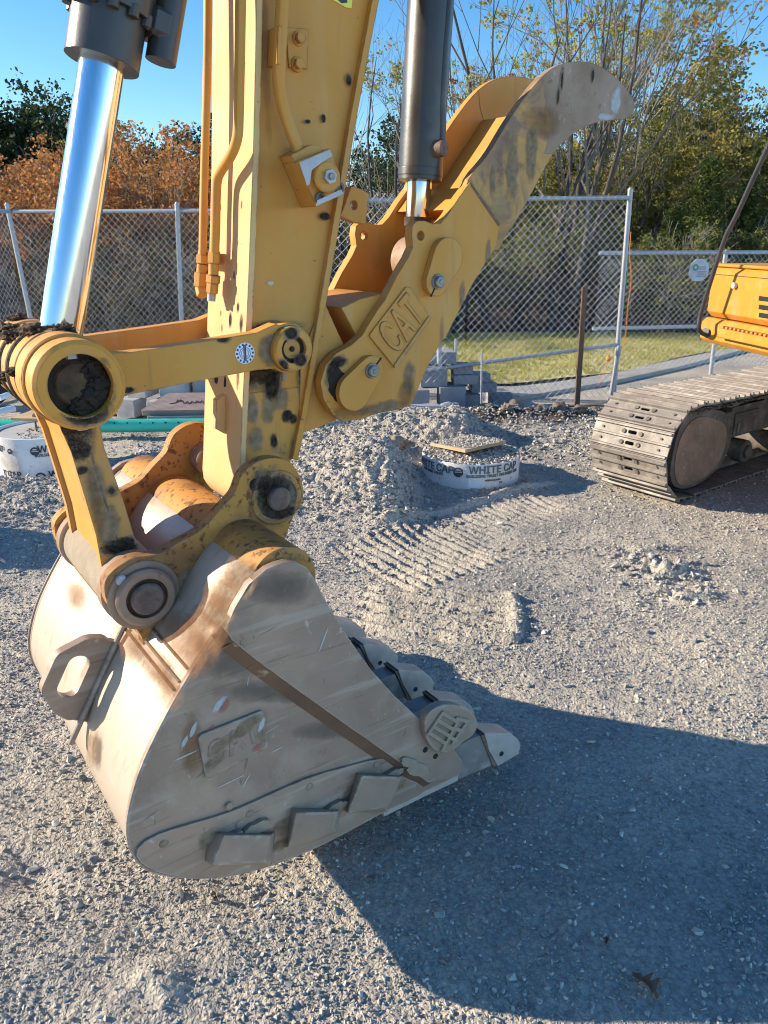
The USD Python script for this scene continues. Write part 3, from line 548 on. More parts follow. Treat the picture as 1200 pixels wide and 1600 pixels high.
# worn name plate
lp_px = [(307, 1147), (409, 1107), (417, 1166), (320, 1216)]
lpoly = Polygon(A.poly(lp_px, -WB)).buffer(-.012).buffer(.012)
obj(BK, 'name_plate', ext(lpoly, -WB - .008, -WB + .001), M['bucket_wear'])
def text_on(px0, px1, h, w, y_out, text, mat_, parent, name, depth=.003, fit=None, shear=0.):
    """raised lettering on a plane of the frame, its baseline from one picture point to another"""
    a, b = np.array(A.uz(px0, w)), np.array(A.uz(px1, w)); t = meshkit.text_mesh(text, h, depth, bold=True)
    L_ = t.bounds[1][0] - t.bounds[0][0]; d = b - a; k_ = np.linalg.norm(d) / L_; d = d / np.linalg.norm(d); nrm = np.array([-d[1], d[0]])
    v = t.vertices; X = (v[:, 0] - t.bounds[0][0]) * k_ + shear * v[:, 1]
    t.vertices = np.stack([a[0] + d[0] * X + nrm[0] * v[:, 1], y_out + depth - v[:, 2], a[1] + d[1] * X + nrm[1] * v[:, 1]], 1)
    return obj(parent, name, t, mat_, smooth=False)
text_on((329, 1194), (406, 1152), .062, -WB, -WB - .0095, 'CAT', M['bucket_wear'], BK, 'raised_lettering', depth=.002)
for (a, b, wd, kd) in (((332, 1112), (350, 1090), .011, 'scrape'), ((345, 1112), (358, 1093), .012, 'redscrape'), ((402, 1138), (410, 1118), .009, 'scrape'), ((393, 1168), (408, 1160), .012, 'redscrape'), ((298, 1150), (306, 1128), .007, 'scrape'), ((318, 1150), (332, 1135), .008, 'redscrape'), ((285, 1165), (292, 1150), .006, 'scrape')):
    a_, b_ = np.array(A.uz(a, -WB)), np.array(A.uz(b, -WB)); d_ = b_ - a_; c_ = (a_ + b_) / 2
    stain(BK, 'paint_scrape', (c_[0], -WB - (.009 if a[0] > 390 else .0005), c_[1]), UX, UZ, np.linalg.norm(d_) * .75, wd, S[kd], math.atan2(d_[1], d_[0]))
for (p, rx, rz, kd) in (((345, 1165), .05, .02, 'mud'), ((385, 1135), .05, .02, 'mud'), ((330, 1195), .05, .02, 'mud'), ((412, 1150), .02, .03, 'mud')): side_stain(BK, p, -WB - .0085, rx, rz, kd, ang=.45, clip=lpoly)
rq = np.random.default_rng(5)
for k in range(26):
    px_ = (rq.uniform(230, 640), rq.uniform(900, 1300)); u, z = A.uz(px_, -WB)
    if not side_s.buffer(-.05).contains(Point(u, z)): continue
    o_ = sbp.contains(Point(u, z)); stain(BK, 'scratch', (u, -WB - (.0225 if o_ else .0006), z), UX, UZ, rq.uniform(.02, .07), rq.uniform(.0012, .003), S['scrape' if k % 3 else 'dark'], rq.uniform(-.3, 1.3))
# torque tube and ears
tcx, tcz = A.uz((450, 914), -WB)
obj(BK, 'torque_tube', yc(tcx, tcz, -WB + .02, WB - .02, .085, 44), M['paint_dirty'], smooth=50)
ear_px = [(376, 746), (395, 726), (422, 716), (451, 721), (465, 738), (474, 766), (469, 791), (458, 808), (446, 840), (434, 871), (434, 905), (425, 935), (390, 960), (350, 985), (300, 1003), (262, 1003), (244, 1010), (236, 1024), (228, 1022), (224, 1004), (213, 983), (192, 966), (172, 950), (164, 928), (167, 903), (196, 878), (213, 871), (245, 866), (276, 850), (304, 835), (325, 819), (346, 794), (367, 770)]
EARW = .235
ear = Polygon(smooth_poly(A.poly(ear_px, -EARW - .018), 4)).buffer(0)
# the ears run down through the wrapper so that they meet its skin
for s in (-1, 1):
    obj(BK, 'hinge_ear', ext(ear, s * (EARW + .018), s * (EARW - .018)), M['paint_dirty'], label='rusty yellow ear plate of the bucket')
    obj(BK, 'ear_boss', [ring(*HINGE, s * (EARW + .016), s * (EARW + .023), .056, .072, 36, .004)], M['paint_dirty'])
    obj(BK, 'ear_boss', yc(*HINGE, s * (EARW - .016), s * .155, .048, 36, .005), M['hook_tip'])
    obj(BK, 'ear_boss', [yc(*BPIN, s * (EARW + .016), s * (EARW + .022), .088, 40, .004), ring(*BPIN, s * (EARW + .02), s * (EARW + .042), .050, .072, 40, .006)], M['hook_tip'])
    obj(BK, 'ear_boss', yc(*BPIN, s * (EARW - .016), s * .173, .09, 40, .006), M['hook_tip'])
    obj(BK, 'hinge_pin', yc(*HINGE, s * (EARW - .05), s * (EARW + .040), .031, 32, .004), M['pin'])
    obj(BK, 'hinge_pin', yc(*BPIN, s * (EARW - .05), s * (EARW + .050), .040, 32, .005), M['pin'])
    obj(BK, 'pin_grease', ring(*HINGE, s * (EARW + .012), s * (EARW + .0215), .030, .060, 32, .004), M['grease'])
    obj(BK, 'pin_grease', ring(*BPIN, s * (EARW + .018), s * (EARW + .034), .039, .052, 32, .003), M['greasy_mud'])
    obj(BK, 'lock_pin', [yc(HINGE[0] - .056, HINGE[1] + .045, s * (EARW + .015), s * (EARW + .024), .017, 18, .003)], M['grease'])
    obj(BK, 'lock_pin', [yc(BPIN[0] - .05, BPIN[1] + .055, s * (EARW + .018), s * (EARW + .03), .013, 18, .003)], M['bare'])

# lifting eye on the back
def back_at(px):
    """point of the wrapper's skin under a picture point"""
    e = A.loc(EYE); r = ray(*px); d = np.array([r @ A.x, r @ A.y, r[2]])
    best = None
    for (p0, p1) in zip(bp_s[:-1], bp_s[1:]):
        sx, sz = p1 - p0; den = d[0] * sz - d[2] * sx
        if abs(den) < 1e-9: continue
        t = ((p0[0] - e[0]) * sz - (p0[1] - e[2]) * sx) / den; q = e + d * t
        k_ = ((q[0] - p0[0]) * sx + (q[2] - p0[1]) * sz) / (sx * sx + sz * sz)
        if 0 <= k_ <= 1 and t > 0 and (best is None or t < best[0]): best = (t, q, np.array([sx, sz]) / math.hypot(sx, sz))
    return best[1], best[2]
q0, sd = back_at((152, 1062)); tdir = np.array([sd[0], 0, sd[1]]); ndir = np.array([sd[1], 0, -sd[0]]); ndir = ndir if ndir[0] < 0 else -ndir
le = unary_union([Polygon([(-.125, 0), (-.105, .075), (-.05, .13), (.05, .13), (.10, .075), (.125, 0)])])
le = le.buffer(-.034).buffer(.034)
le = le.union(sbox(-.11, -.015, .11, .02)).difference(unary_union([Point(-.032, .068), Point(.028, .068)]).convex_hull.buffer(.027))
m = tc.extrude_polygon(le, .028, engine='earcut'); v = m.vertices.copy()
m.vertices = q0 + v[:, :1] * tdir + v[:, 1:2] * ndir + (v[:, 2:] - .014) * np.array([[0, 1., 0]]); m.fix_normals()
obj(BK, 'lifting_eye', m, M['bucket'])
wl_ = [q0 + tdir * t_ + np.array([0, s_ * (.02 + .0 * t_), 0]) + ndir * .004 for s_ in (-1,) for t_ in np.linspace(-.16, .17, 8)]
obj(BK, 'weld_bead', tube(wl_, .008, 8), M['bucket'])
# side cutter with a caked tread of mud
sc = A.poly([(664, 1118), (676, 1106), (692, 1100), (722, 1103), (737, 1112), (744, 1130), (738, 1146), (722, 1158), (700, 1174), (668, 1160)], -WB - .04)
scp = Polygon(smooth_poly(sc, 3)).buffer(0)
obj(BK, 'side_cutter', ext(scp, -WB - .045, -WB - .020), M['bucket_wear'])
gl = []
for a, b in (((690, 1113), (668, 1145)), ((716, 1122), (690, 1170)), ((729, 1126), (706, 1160)), ((690, 1113), (712, 1126)), ((682, 1124), (706, 1138)), ((676, 1134), (700, 1148)), ((670, 1144), (694, 1160)), ((712, 1122), (729, 1126)), ((707, 1136), (722, 1142)), ((700, 1150), (712, 1156))):
    gl.append(LineString(A.poly([a, b], -WB - .046)).buffer(.0052))
obj(BK, 'mud_tread', ext(unary_union(gl), -WB - .052, -WB - .044), M['mudcake'])
for p in ((665, 1172), (681, 1182)):
    u, z = A.uz(p, -WB - .024); obj(BK, 'bolt_hole', yc(u, z, -WB - .0215, -WB - .0235, .0085, 16), M['hole'])
# five teeth
tip_a = A.poly([(757, 1148), (768, 1170), (777, 1196)], -.487); ad = A.poly([(756, 1149), (767, 1171), (776, 1195), (722, 1218), (664, 1238), (668, 1226), (690, 1206), (702, 1196), (704, 1182), (716, 1168), (736, 1157)], -.487)
tip_f = A.poly([(800, 1147), (812, 1157), (816, 1166), (813, 1180)], -.487)
for k in range(5):
    yw = -.45 + .225 * k
    tipm = trimesh.convex.convex_hull(np.array([(p[0], yw + s * .037, p[1]) for p in (A.poly([(757, 1146), (764, 1172), (778, 1197)], -.487)) for s in (-1, 1)] + [(p[0], yw + s * .029, p[1]) for p in tip_f for s in (-1, 1)]))
    T_ = obj(BK, 'tooth', tipm, M['tooth'], smooth=False)
    adp = Polygon(ad).buffer(-.004).buffer(.004); adp = adp if k == 0 else adp.buffer(-.012)
    adm = ext(adp, yw - .031, yw + .031)
    obj(BK, 'tooth_adapter', adm, M['adapter'])
    col = A.poly([(752, 1150), (758, 1148), (778, 1197), (771, 1199), (762, 1174)], -.487)
    obj(BK, 'tooth_collar', ext(col, yw - .035, yw + .035), M['pin'])
    u, z = A.uz((784, 1178), -.487); obj(BK, 'tooth_pin', yc(u, z, yw - .0375, yw + .0375, .0085, 16), M['hole'])
lip = LineString([bp[-3], bp[-2], bp[-1]]).buffer(.019, cap_style=2); obj(BK, 'cutting_lip', ext(lip, -WB + .001, WB - .001), M['tooth'])

# ------------------------------------------------------------------ thumb
TH = sub(EX, 'thumb', 'curved two-plate thumb with a scraped hook')
TW, TT = .157, .032
pl_px = [(548, 540), (566, 524), (584, 494), (602, 468), (620, 432), (638, 402), (645, 386), (643, 366), (645, 352), (652, 345), (664, 345), (676, 350), (688, 349), (699, 337), (716, 310), (735, 284), (742, 294), (762, 322), (781, 350), (776, 384), (758, 412), (738, 444), (716, 488), (700, 520), (678, 554), (662, 586), (650, 616), (641, 634), (622, 640), (594, 645), (560, 656), (536, 658), (518, 645), (505, 622), (501, 598), (508, 572), (526, 552)]
hk_px = [(728, 292), (756, 250), (783, 208), (806, 172), (830, 139), (850, 117), (870, 103), (890, 97), (912, 96), (935, 102), (955, 115), (972, 131), (985, 148), (992, 163), (988, 179), (972, 186), (950, 188), (924, 194), (900, 206), (878, 224), (860, 246), (846, 272), (828, 306), (808, 342), (790, 370), (774, 392), (750, 350)]
plate = Polygon(A.poly(pl_px, -TW)).buffer(0); plate = plate.difference(Point(A.uz((657.5, 368.5), -TW)).buffer(.0125))
hook = Polygon(smooth_poly(A.poly(hk_px, -TW + .006), 3)).buffer(0)
tip_clip = Polygon(A.poly([(985, 60), (1040, 60), (1040, 240), (850, 240), (862, 200), (850, 150), (845, 60)], -TW + .006))
hook_a, hook_b = hook.difference(tip_clip.buffer(0)), hook.intersection(tip_clip.buffer(0))
P1, P2 = A.uz((580, 579), -TW - .02), A.uz((683, 440), -TW - .02)
for s in (-1, 1):
    tp_ = sub(TH, 'plate') if False else TH
    obj(TH, 'side_plate', ext(plate, s * TW, s * (TW - TT)), M['paint'], label='flat yellow thumb plate')
    obj(TH, 'hook', ext(hook_a, s * (TW - .006), s * (TW - .031)), M['hook'] if s < 0 else M['paint'], label='scraped curved hook plate' if s < 0 else None)
    obj(TH, 'hook_tip', ext(hook_b, s * (TW - .0065), s * (TW - .0315)), M['hook_tip'] if s < 0 else M['paint'])
    wl2 = A.poly([(735, 284), (742, 294), (762, 322), (781, 350), (779, 354), (758, 324), (736, 291)], -TW); obj(TH, 'weld_edge', ext(wl2, s * (TW + .001), s * (TW - .012)), M['bucket_edge'])
    for (c0_, c1_, bolt, r0) in (((555, 612), (580, 579), (580, 579), .0), ((700, 402), (683, 440), (683, 440), .0)):
        a, b = A.uz(c0_, -TW - .02), A.uz(c1_, -TW - .02)
        kp = unary_union([Point(a).buffer(.053), Point(b).buffer(.040)]).convex_hull
        obj(TH, 'pin_keeper', ext(kp, s * (TW + .022), s * TW), M['paint'])
        obj(TH, 'keeper_bolt', [yc(*b, s * (TW + .02), s * (TW + .027), .0215, 24, .002), yc(*b, s * (TW + .027), s * (TW + .038), .0165, 22, .003), yc(*b, s * (TW + .037), s * (TW + .040), .006, 12)], M['bolt'])
        if s < 0:
            d_ = np.array(b) - np.array(a); d_ /= np.linalg.norm(d_); p_ = np.array(b) + d_ * .021; e_ = np.array(b) + d_ * .044
            obj(TH, 'keeper_slot', ext(LineString([p_, e_]).buffer(.0025), -TW - .0226, -TW - .02), M['hole'])
            gq = splat((a[0] - .045, a[1] + .022), .03, .04, 41 if bolt[0] == 580 else 43)
            if bolt[0] == 580: obj(TH, 'grease_patch', ext(gq, -TW - .003, -TW + .001), M['grease'])
    obj(TH, 'pin', yc(*A.uz((566, 597), -TW - .02), s * .05, s * (TW - .03), .034, 28), M['pin'])
nameplate = Polygon(A.poly([(575, 524), (633, 448), (640, 449), (670, 495), (616, 572), (612, 570)], -TW)).buffer(-.008).buffer(.008)
NP = obj(TH, 'name_plate', ext(nameplate, -TW - .005, -TW + .001), M['paint'])
obj(NP, 'raised_edge', ext(LineString(A.poly([(668, 497), (616, 571)], -TW)).buffer(.006), -TW - .009, -TW - .003), M['paint_low'])
t0_, t1_ = (606, 560), (658, 494)
t_ = meshkit.text_mesh('CAT', .1, .004, bold=True)
a, b = np.array(A.uz((617, 553), -TW)), np.array(A.uz((662, 495), -TW)); d_ = (b - a); Ld = np.linalg.norm(d_); d_ /= Ld; nr = np.array([-d_[1], d_[0]])
v = t_.vertices; sx = Ld / (t_.bounds[1][0] - t_.bounds[0][0]); X = (v[:, 0] - t_.bounds[0][0]) * sx; Yv = v[:, 1] * .95
t_.vertices = np.stack([a[0] + d_[0] * X + nr[0] * Yv, -TW - .0085 + .004 - v[:, 2], a[1] + d_[1] * X + nr[1] * Yv], 1)
obj(NP, 'raised_lettering', t_, M['paint'], smooth=False)
t2 = t_.copy(); cv = t2.vertices.mean(0); t2.vertices = (t2.vertices - cv) * [1.025, 1, 1.025] + cv + [0, .0025, 0]
obj(NP, 'letter_outline', t2, M['pin'], smooth=False)
# inside of the thumb: cross box, webs
cb = A.poly([(532, 481), (562, 467), (598, 458), (660, 470), (640, 540), (600, 570), (556, 526)], -.12)
obj(TH, 'cross_box', ext(cb, -TW + TT, TW - TT), M['paint'])
for k, (p, rx, rz) in enumerate((((570, 470), .03, .008), ((590, 462), .03, .01))):
    u, z = A.uz(p, -.05); obj(TH, 'dirt', blob((u, -.05, z), (rx, .04, .008), 60 + k, .8, 3, 3.), M['greasy_mud'])
webl = LineString(A.poly([(800, 345), (770, 388), (738, 436), (704, 500), (672, 556), (652, 600)], -TW)).buffer(.012, cap_style=2)
obj(TH, 'web', ext(webl.intersection(unary_union([plate, hook]).buffer(-.004)), -TW + TT, TW - TT), M['paint'])
web2 = LineString(A.poly([(742, 300), (770, 262), (800, 215), (836, 160)], -TW)).buffer(.010, cap_style=2)
off2 = affinity.translate(web2, .06, -.02)
obj(TH, 'web', ext(off2.intersection(hook.buffer(-.004)), -TW + .031, TW - .031), M['paint'])
cr = A.poly([(706, 330), (735, 288), (790, 320), (775, 345)], -TW); obj(TH, 'web', ext(Polygon(cr).buffer(-.006), -TW + TT, TW - TT), M['paint'])
# thumb cylinder -----------------------------------------------------
TC = sub(EX, 'thumb_cylinder')
e0 = A.uz((629, 388), 0.); e1 = A.uz((656, 283), 0.); e2 = A.uz((673, 0), 0.)
e0, e1, e2 = [np.array([p[0], 0, p[1]]) for p in (e0, e1, e2)]
d1 = (e2 - e1) / np.linalg.norm(e2 - e1); e1b = e1 + d1 * .0
e0 = e1 - d1 * .20
obj(TC, 'rod', cyl(e1 - d1 * .105, e1 + d1 * .08, .036, 40), M['chrome'], smooth=True)
obj(TC, 'rod_collar', [cyl(e1 - d1 * .10, e1 - d1 * .125, .040, 32), cyl(e1 - d1 * .2, e1 - d1 * .12, .030, 28)], M['greasy_mud'])
obj(TC, 'rod_eye', [yc(e0[0] + .0, e0[2] - .02, -.045, .045, .068, 36, .012)], M['hook_tip'])
obj(TC, 'barrel', [cyl(e1, e1 + d1 * 2.0, .0645, 48)], M['black'])
obj(TC, 'barrel_rim', cyl(e1 + d1 * .012, e1 + d1 * .034, .0657, 48), M['black'])
sd3 = np.cross(d1, [0, 1., 0]); sd3 /= np.linalg.norm(sd3); sd3 = sd3 if sd3[0] > 0 else -sd3
ft = A.plane((687, 232), (0, -.07, 0), (0, 1, 0))
obj(TC, 'hose_end', [cyl(ft + np.array([-.012, .03, 0]), ft + np.array([.004, -.016, 0]), .023, 20)], M['pin'])
hp = [A.plane(p, (0, -.058, 0), (0, 1, 0)) for p in ((689, 228), (691, 200), (690, 175), (690.5, 150), (695, 75), (701, 0), (716, -200), (755, -700))]
obj(TC, 'steel_pipe', tube(dense(hp, 6), .0115, 12), M['black'])
# stains that belong to the bucket, its ears and the thumb
for (p, rx, rz, kd, w_) in (((365, 1030), .12, .06, 'dark', -WB), ((430, 1080), .20, .035, 'dark', -WB), ((520, 1140), .14, .03, 'dark', -WB), ((440, 920), .10, .05, 'dark', -WB - .022), ((300, 1170), .03, .1, 'rust', -WB), ((440, 1320), .1, .02, 'mud', -WB - .009), ((550, 1245), .04, .04, 'mud', -WB - .009), ((445, 1290), .05, .03, 'mud', -WB - .009), ((330, 1310), .04, .04, 'mud', -WB - .009), ((620, 1230), .05, .02, 'mud', -WB - .009)):
    side_stain(BK, p, w_, rx, rz, kd, ang=-.35 if kd in ('dust', 'dark') and rx > rz else 0., clip=side_s if w_ == -WB else (sbp if w_ < -WB - .02 else ws))
for (p, rx, rz, kd) in (((300, 930), .1, .08, 'mud'), ((340, 870), .10, .05, 'rust'), ((428, 772), .062, .064, 'grease'), ((414, 758), .03, .035, 'grease'), ((440, 802), .05, .02, 'grease'), ((410, 800), .06, .05, 'rust'), ((270, 980), .06, .04, 'rust'), ((380, 850), .06, .05, 'mud'), ((405, 765), .04, .07, 'mud'), ((410, 755), .025, .03, 'grease'), ((415, 790), .03, .03, 'grease')):
    side_stain(BK, p, -EARW - (.0185 if p[0] not in (428, 414, 440) else .0235), rx, rz, kd, clip=ear.buffer(-.004))
for (p, rx, rz, kd) in (((540, 645), .10, .03, 'rust'), ((600, 638), .10, .025, 'mud'), ((635, 615), .04, .05, 'rust'), ((640, 590), .03, .06, 'mud'), ((722, 475), .016, .09, 'mud'), ((762, 405), .014, .08, 'mud'), ((690, 530), .016, .08, 'rust'), ((519, 585), .022, .045, 'grease'), ((530, 565), .03, .02, 'grease')):
    side_stain(TH, p, -TW - (.0002 if p[0] != 560 else .0222), rx, rz, kd, clip=plate)
for (p, rx, rz, kd) in (((878, 125), .008, .035, 'grease'), ((872, 150), .006, .03, 'grease'), ((926, 118), .007, .022, 'grease'), ((962, 160), .03, .05, 'scrape'), ((945, 183), .04, .012, 'scrape'), ((800, 265), .03, .12, 'mud'), ((850, 190), .10, .05, 'rust'), ((780, 320), .05, .06, 'dust'), ((830, 235), .03, .10, 'mud'), ((770, 280), .016, .06, 'mud')):
    side_stain(TH, p, -TW + .0055, rx, rz, kd, clip=hook)
for (px_, rx, rz, kd) in (((120, 930), .05, .12, 'rust'), ((200, 1000), .05, .15, 'rust'), ((265, 1070), .05, .1, 'rust'), ((290, 1000), .08, .2, 'rust'), ((150, 1170), .06, .05, 'mud'), ((190, 940), .06, .08, 'rust'), ((350, 935), .06, .10, 'rust'), ((320, 985), .06, .12, 'rust'), ((375, 905), .06, .10, 'mud'), ((340, 960), .06, .1, 'mud'), ((300, 1030), .06, .08, 'rust'), ((240, 1035), .04, .2, 'rust'), ((140, 905), .03, .2, 'rust')):
    q, sd_ = back_at(px_); t_ = np.array([sd_[0], 0, sd_[1]]); U_ = np.array([0, -1., 0]); n_ = np.cross(t_, U_)
    if n_[0] > 0: t_ = -t_
    stain(BK, 'worn_patch', q, t_, U_, min(rx, .06), rz, S[kd], lift=.009)

# ------------------------------------------------------------------ ground
T2 = np.array([.791, .611]); T2 /= np.linalg.norm(T2); N2 = np.array([-T2[1], T2[0]])
TRK_O = on_ground(1059, 788)[:2]
def sstep(a, b, x): t = np.clip((x - a) / (b - a), 0, 1); return t * t * (3 - 2 * t)
def fb(x, y, s, o=4, seed=0): return meshkit.fbm(np.stack([x * s, y * s, np.zeros_like(x)], -1), o, seed) - .5
def bump2(x, y, cx, cy, sx, sy): return np.exp(-((x - cx) / sx) ** 2 - ((y - cy) / sy) ** 2)
def mound(x, y):
    warp = .25 * fb(x, y, 1.4, 3, 5)
    yl = y + warp
    berm = .11 * sstep(3.2, 4.8, yl) * (1 - sstep(4.9, 5.25, yl)) * (1 - sstep(-1.15, -.55, x + warp))        # the bank in front of the left form
    mid = .13 * sstep(4.9, 5.6, yl) * (1 - sstep(5.7, 6.4, yl)) * sstep(-2.2, -1.4, x) * (1 - sstep(-.1, .35, x))
    # heap with a soft left side and a steep right side
    ex = np.where(x < .0, x / .80, x / .17); ey = np.where(y < 5.05, (y - 5.05) / .62, (y - 5.05) / .45)
    heap = .34 * np.exp(-(ex ** 2) - (np.abs(ey) ** 2.))
    ridge = .26 * np.exp(-((y - 6.25 + .1 * np.sin(3 * x)) / .33) ** 2) * sstep(-1.3, -.4, x) * (1 - sstep(.55, 1.1, x))
    dirt = .10 * np.exp(-((y - 7.05 - .18 * (x - 1.2)) / .3) ** 2) * sstep(.4, .9, x) * (1 - sstep(2.3, 2.7, x))
    shade_heap = 1.35 * np.exp(-((x + 4.45) / .72) ** 2 - ((y - 4.25) / .72) ** 2)  # unseen heap added left of the view to cast shade on the bank
    collar = .03 * np.exp(-((np.hypot(x - .62, y - 5.3) - .30) / .22) ** 2)
    spread = collar + .07 * sstep(5.2, 6., y) * (1 - sstep(6.8, 7.3, y)) * sstep(-.5, .6, x) * (1 - sstep(2.2, 2.8, x))
    return np.maximum.reduce([berm, mid, heap, ridge, dirt, shade_heap]) + spread
def prints(x, y):
    """tracks pressed into the gravel: bars of the grousers across the way the machine drove"""
    dx, dy = x - TRK_O[0], y - TRK_O[1]; s_ = dx * T2[0] + dy * T2[1]; n_ = dx * N2[0] + dy * N2[1]
    band = sstep(.0, .06, n_ - .02) * (1 - sstep(.66, .74, n_ - .02)) * sstep(-2.3, -2.15, s_) * ((1 - sstep(-1.65, -1.4, s_)) + .55 * sstep(.3, .4, n_) * (1 - sstep(-.6, -.4, s_)) * sstep(-1.65, -1.4, s_))
    bars = .5 + .5 * np.cos(2 * math.pi * (s_ + .07 * fb(x, y, 3., 2, 9)) / .066)
    h = band * (.030 * (bars ** 1.3 - .4) * (.5 + .9 * np.clip(fb(x, y, 2.2, 3, 3) + .6, 0, 1)))
    edge = .045 * np.exp(-((n_ - .80) / .04) ** 2) * sstep(-2.0, -1.6, s_) * (1 - sstep(-.4, -.1, s_)) * (.5 + .8 * np.clip(fb(x, y, 5., 3, 4) + .5, 0, 1))
    # second, turned print nearer the bucket
    cx, cy = on_ground(715, 962)[:2]; a = math.radians(-8); ux, uy = (x - cx) * math.cos(a) + (y - cy) * math.sin(a), -(x - cx) * math.sin(a) + (y - cy) * math.cos(a)
    uu = ux + .5 * uy ** 2
    pb = sstep(-.5, -.4, ux) * (1 - sstep(.26, .30, uu)) * sstep(-.26, -.2, uy) * (1 - sstep(.22, .28, uy))
    h2 = pb * (.022 * np.cos(2 * math.pi * (uy * .8 + uu * .3 + .05 * fb(x, y, 4, 3, 8)) / .075) + .03 * np.clip(fb(x, y, 9., 4, 12), -.3, .6)) + .035 * np.exp(-((uu - .27) / .03) ** 2) * sstep(-.25, -.1, uy) * (1 - sstep(.2, .3, uy))
    # clods scraped up by the turning track
    c2 = on_ground(1030, 893)[:2]; h3 = .13 * bump2(x, y, c2[0], c2[1], .16, .1) * np.clip(.4 + 2.6 * fb(x, y, 8., 4, 14), 0, 2)
    c3 = on_ground(1070, 930)[:2]; h3 = h3 + .09 * bump2(x, y, c3[0], c3[1], .14, .06) * np.clip(.3 + 2.5 * fb(x, y, 9., 4, 15), 0, 2)
    c4 = on_ground(960, 860)[:2]; h3 = h3 + .07 * bump2(x, y, c4[0], c4[1], .3, .05) * np.clip(.3 + 2.5 * fb(x, y, 7., 4, 16), 0, 2)
    c5 = on_ground(250, 1530)[:2]; h3 = h3 + .03 * bump2(x, y, c5[0], c5[1], .10, .09) * np.clip(.5 + 2.2 * fb(x, y, 9., 4, 17), 0, 2)
    c6 = on_ground(40, 1370)[:2]; h3 = h3 - .03 * bump2(x, y, c6[0], c6[1], .10, .08)
    return h + edge + h2 + h3
def height(x, y, fine=True):
    x, y = np.asarray(x, float), np.asarray(y, float)
    near = 1 - sstep(8.0, 8.6, y - .15 * x * (x > 0))
    m = mound(x, y) * near
    h = m + near * (.035 * fb(x, y, .9, 3, 1) + .022 * fb(x, y, 5., 3, 2) + prints(x, y))
    if fine:
        h = h + near * (.0075 * fb(x, y, 22., 3, 6) + .005 * fb(x, y, 60., 2, 7)) * (1 + 5 * np.clip(m / .2, 0, 1)) + near * .05 * np.clip(m / .2, 0, 1) * fb(x, y, 11., 3, 21)
    bx_, by_ = np.array([.21, 2.51]) + A.x[:2] * -.5          # flat where the bucket rests
    return h - .02 * np.exp(-((x - bx_) ** 2 + (y - by_) ** 2) / .5)
def axis(lo, hi, n, far):
    a = np.linspace(lo, hi, n); st = a[1] - a[0]; o = [hi]
    while o[-1] < far: st *= 1.22; o.append(o[-1] + st)
    i = [lo]; st = a[1] - a[0]
    while i[-1] > -far: st *= 1.22; i.append(i[-1] - st)
    return np.r_[np.array(i[1:])[::-1], a, np.array(o[1:])]
ys = [.55]
while ys[-1] < 9.2: ys.append(ys[-1] + .0062 + .0022 * ys[-1])
st = ys[-1] - ys[-2]
while ys[-1] < 260: st *= 1.25; ys.append(ys[-1] + st)
i0 = [ys[0]]; st = .012
while i0[-1] > -60: st *= 1.3; i0.append(i0[-1] - st)
ys = np.r_[np.array(i0[1:])[::-1], ys]
NX = 470; tn = np.linspace(-1, 1, NX); ex_ = np.array([.62 + 0 * y for y in ys])
X = np.empty((len(ys), NX + 40)); Y = np.repeat(ys[:, None], NX + 40, 1)
for r, y in enumerate(ys):
    hw = .30 + .60 * np.clip(y, .55, 9.5); core = tn * hw; st = core[1] - core[0]; right = [hw]; fac = (260 / hw) ** (1 / 20)
    right = hw * np.array([fac ** k for k in range(1, 21)])
    X[r] = np.r_[-right[::-1], core, right]
Zg = height(X, Y); nR, nC = X.shape
idx = np.arange(nR * nC).reshape(nR, nC)
Q = np.stack([idx[:-1, :-1].ravel(), idx[:-1, 1:].ravel(), idx[1:, 1:].ravel(), idx[1:, :-1].ravel()], 1)
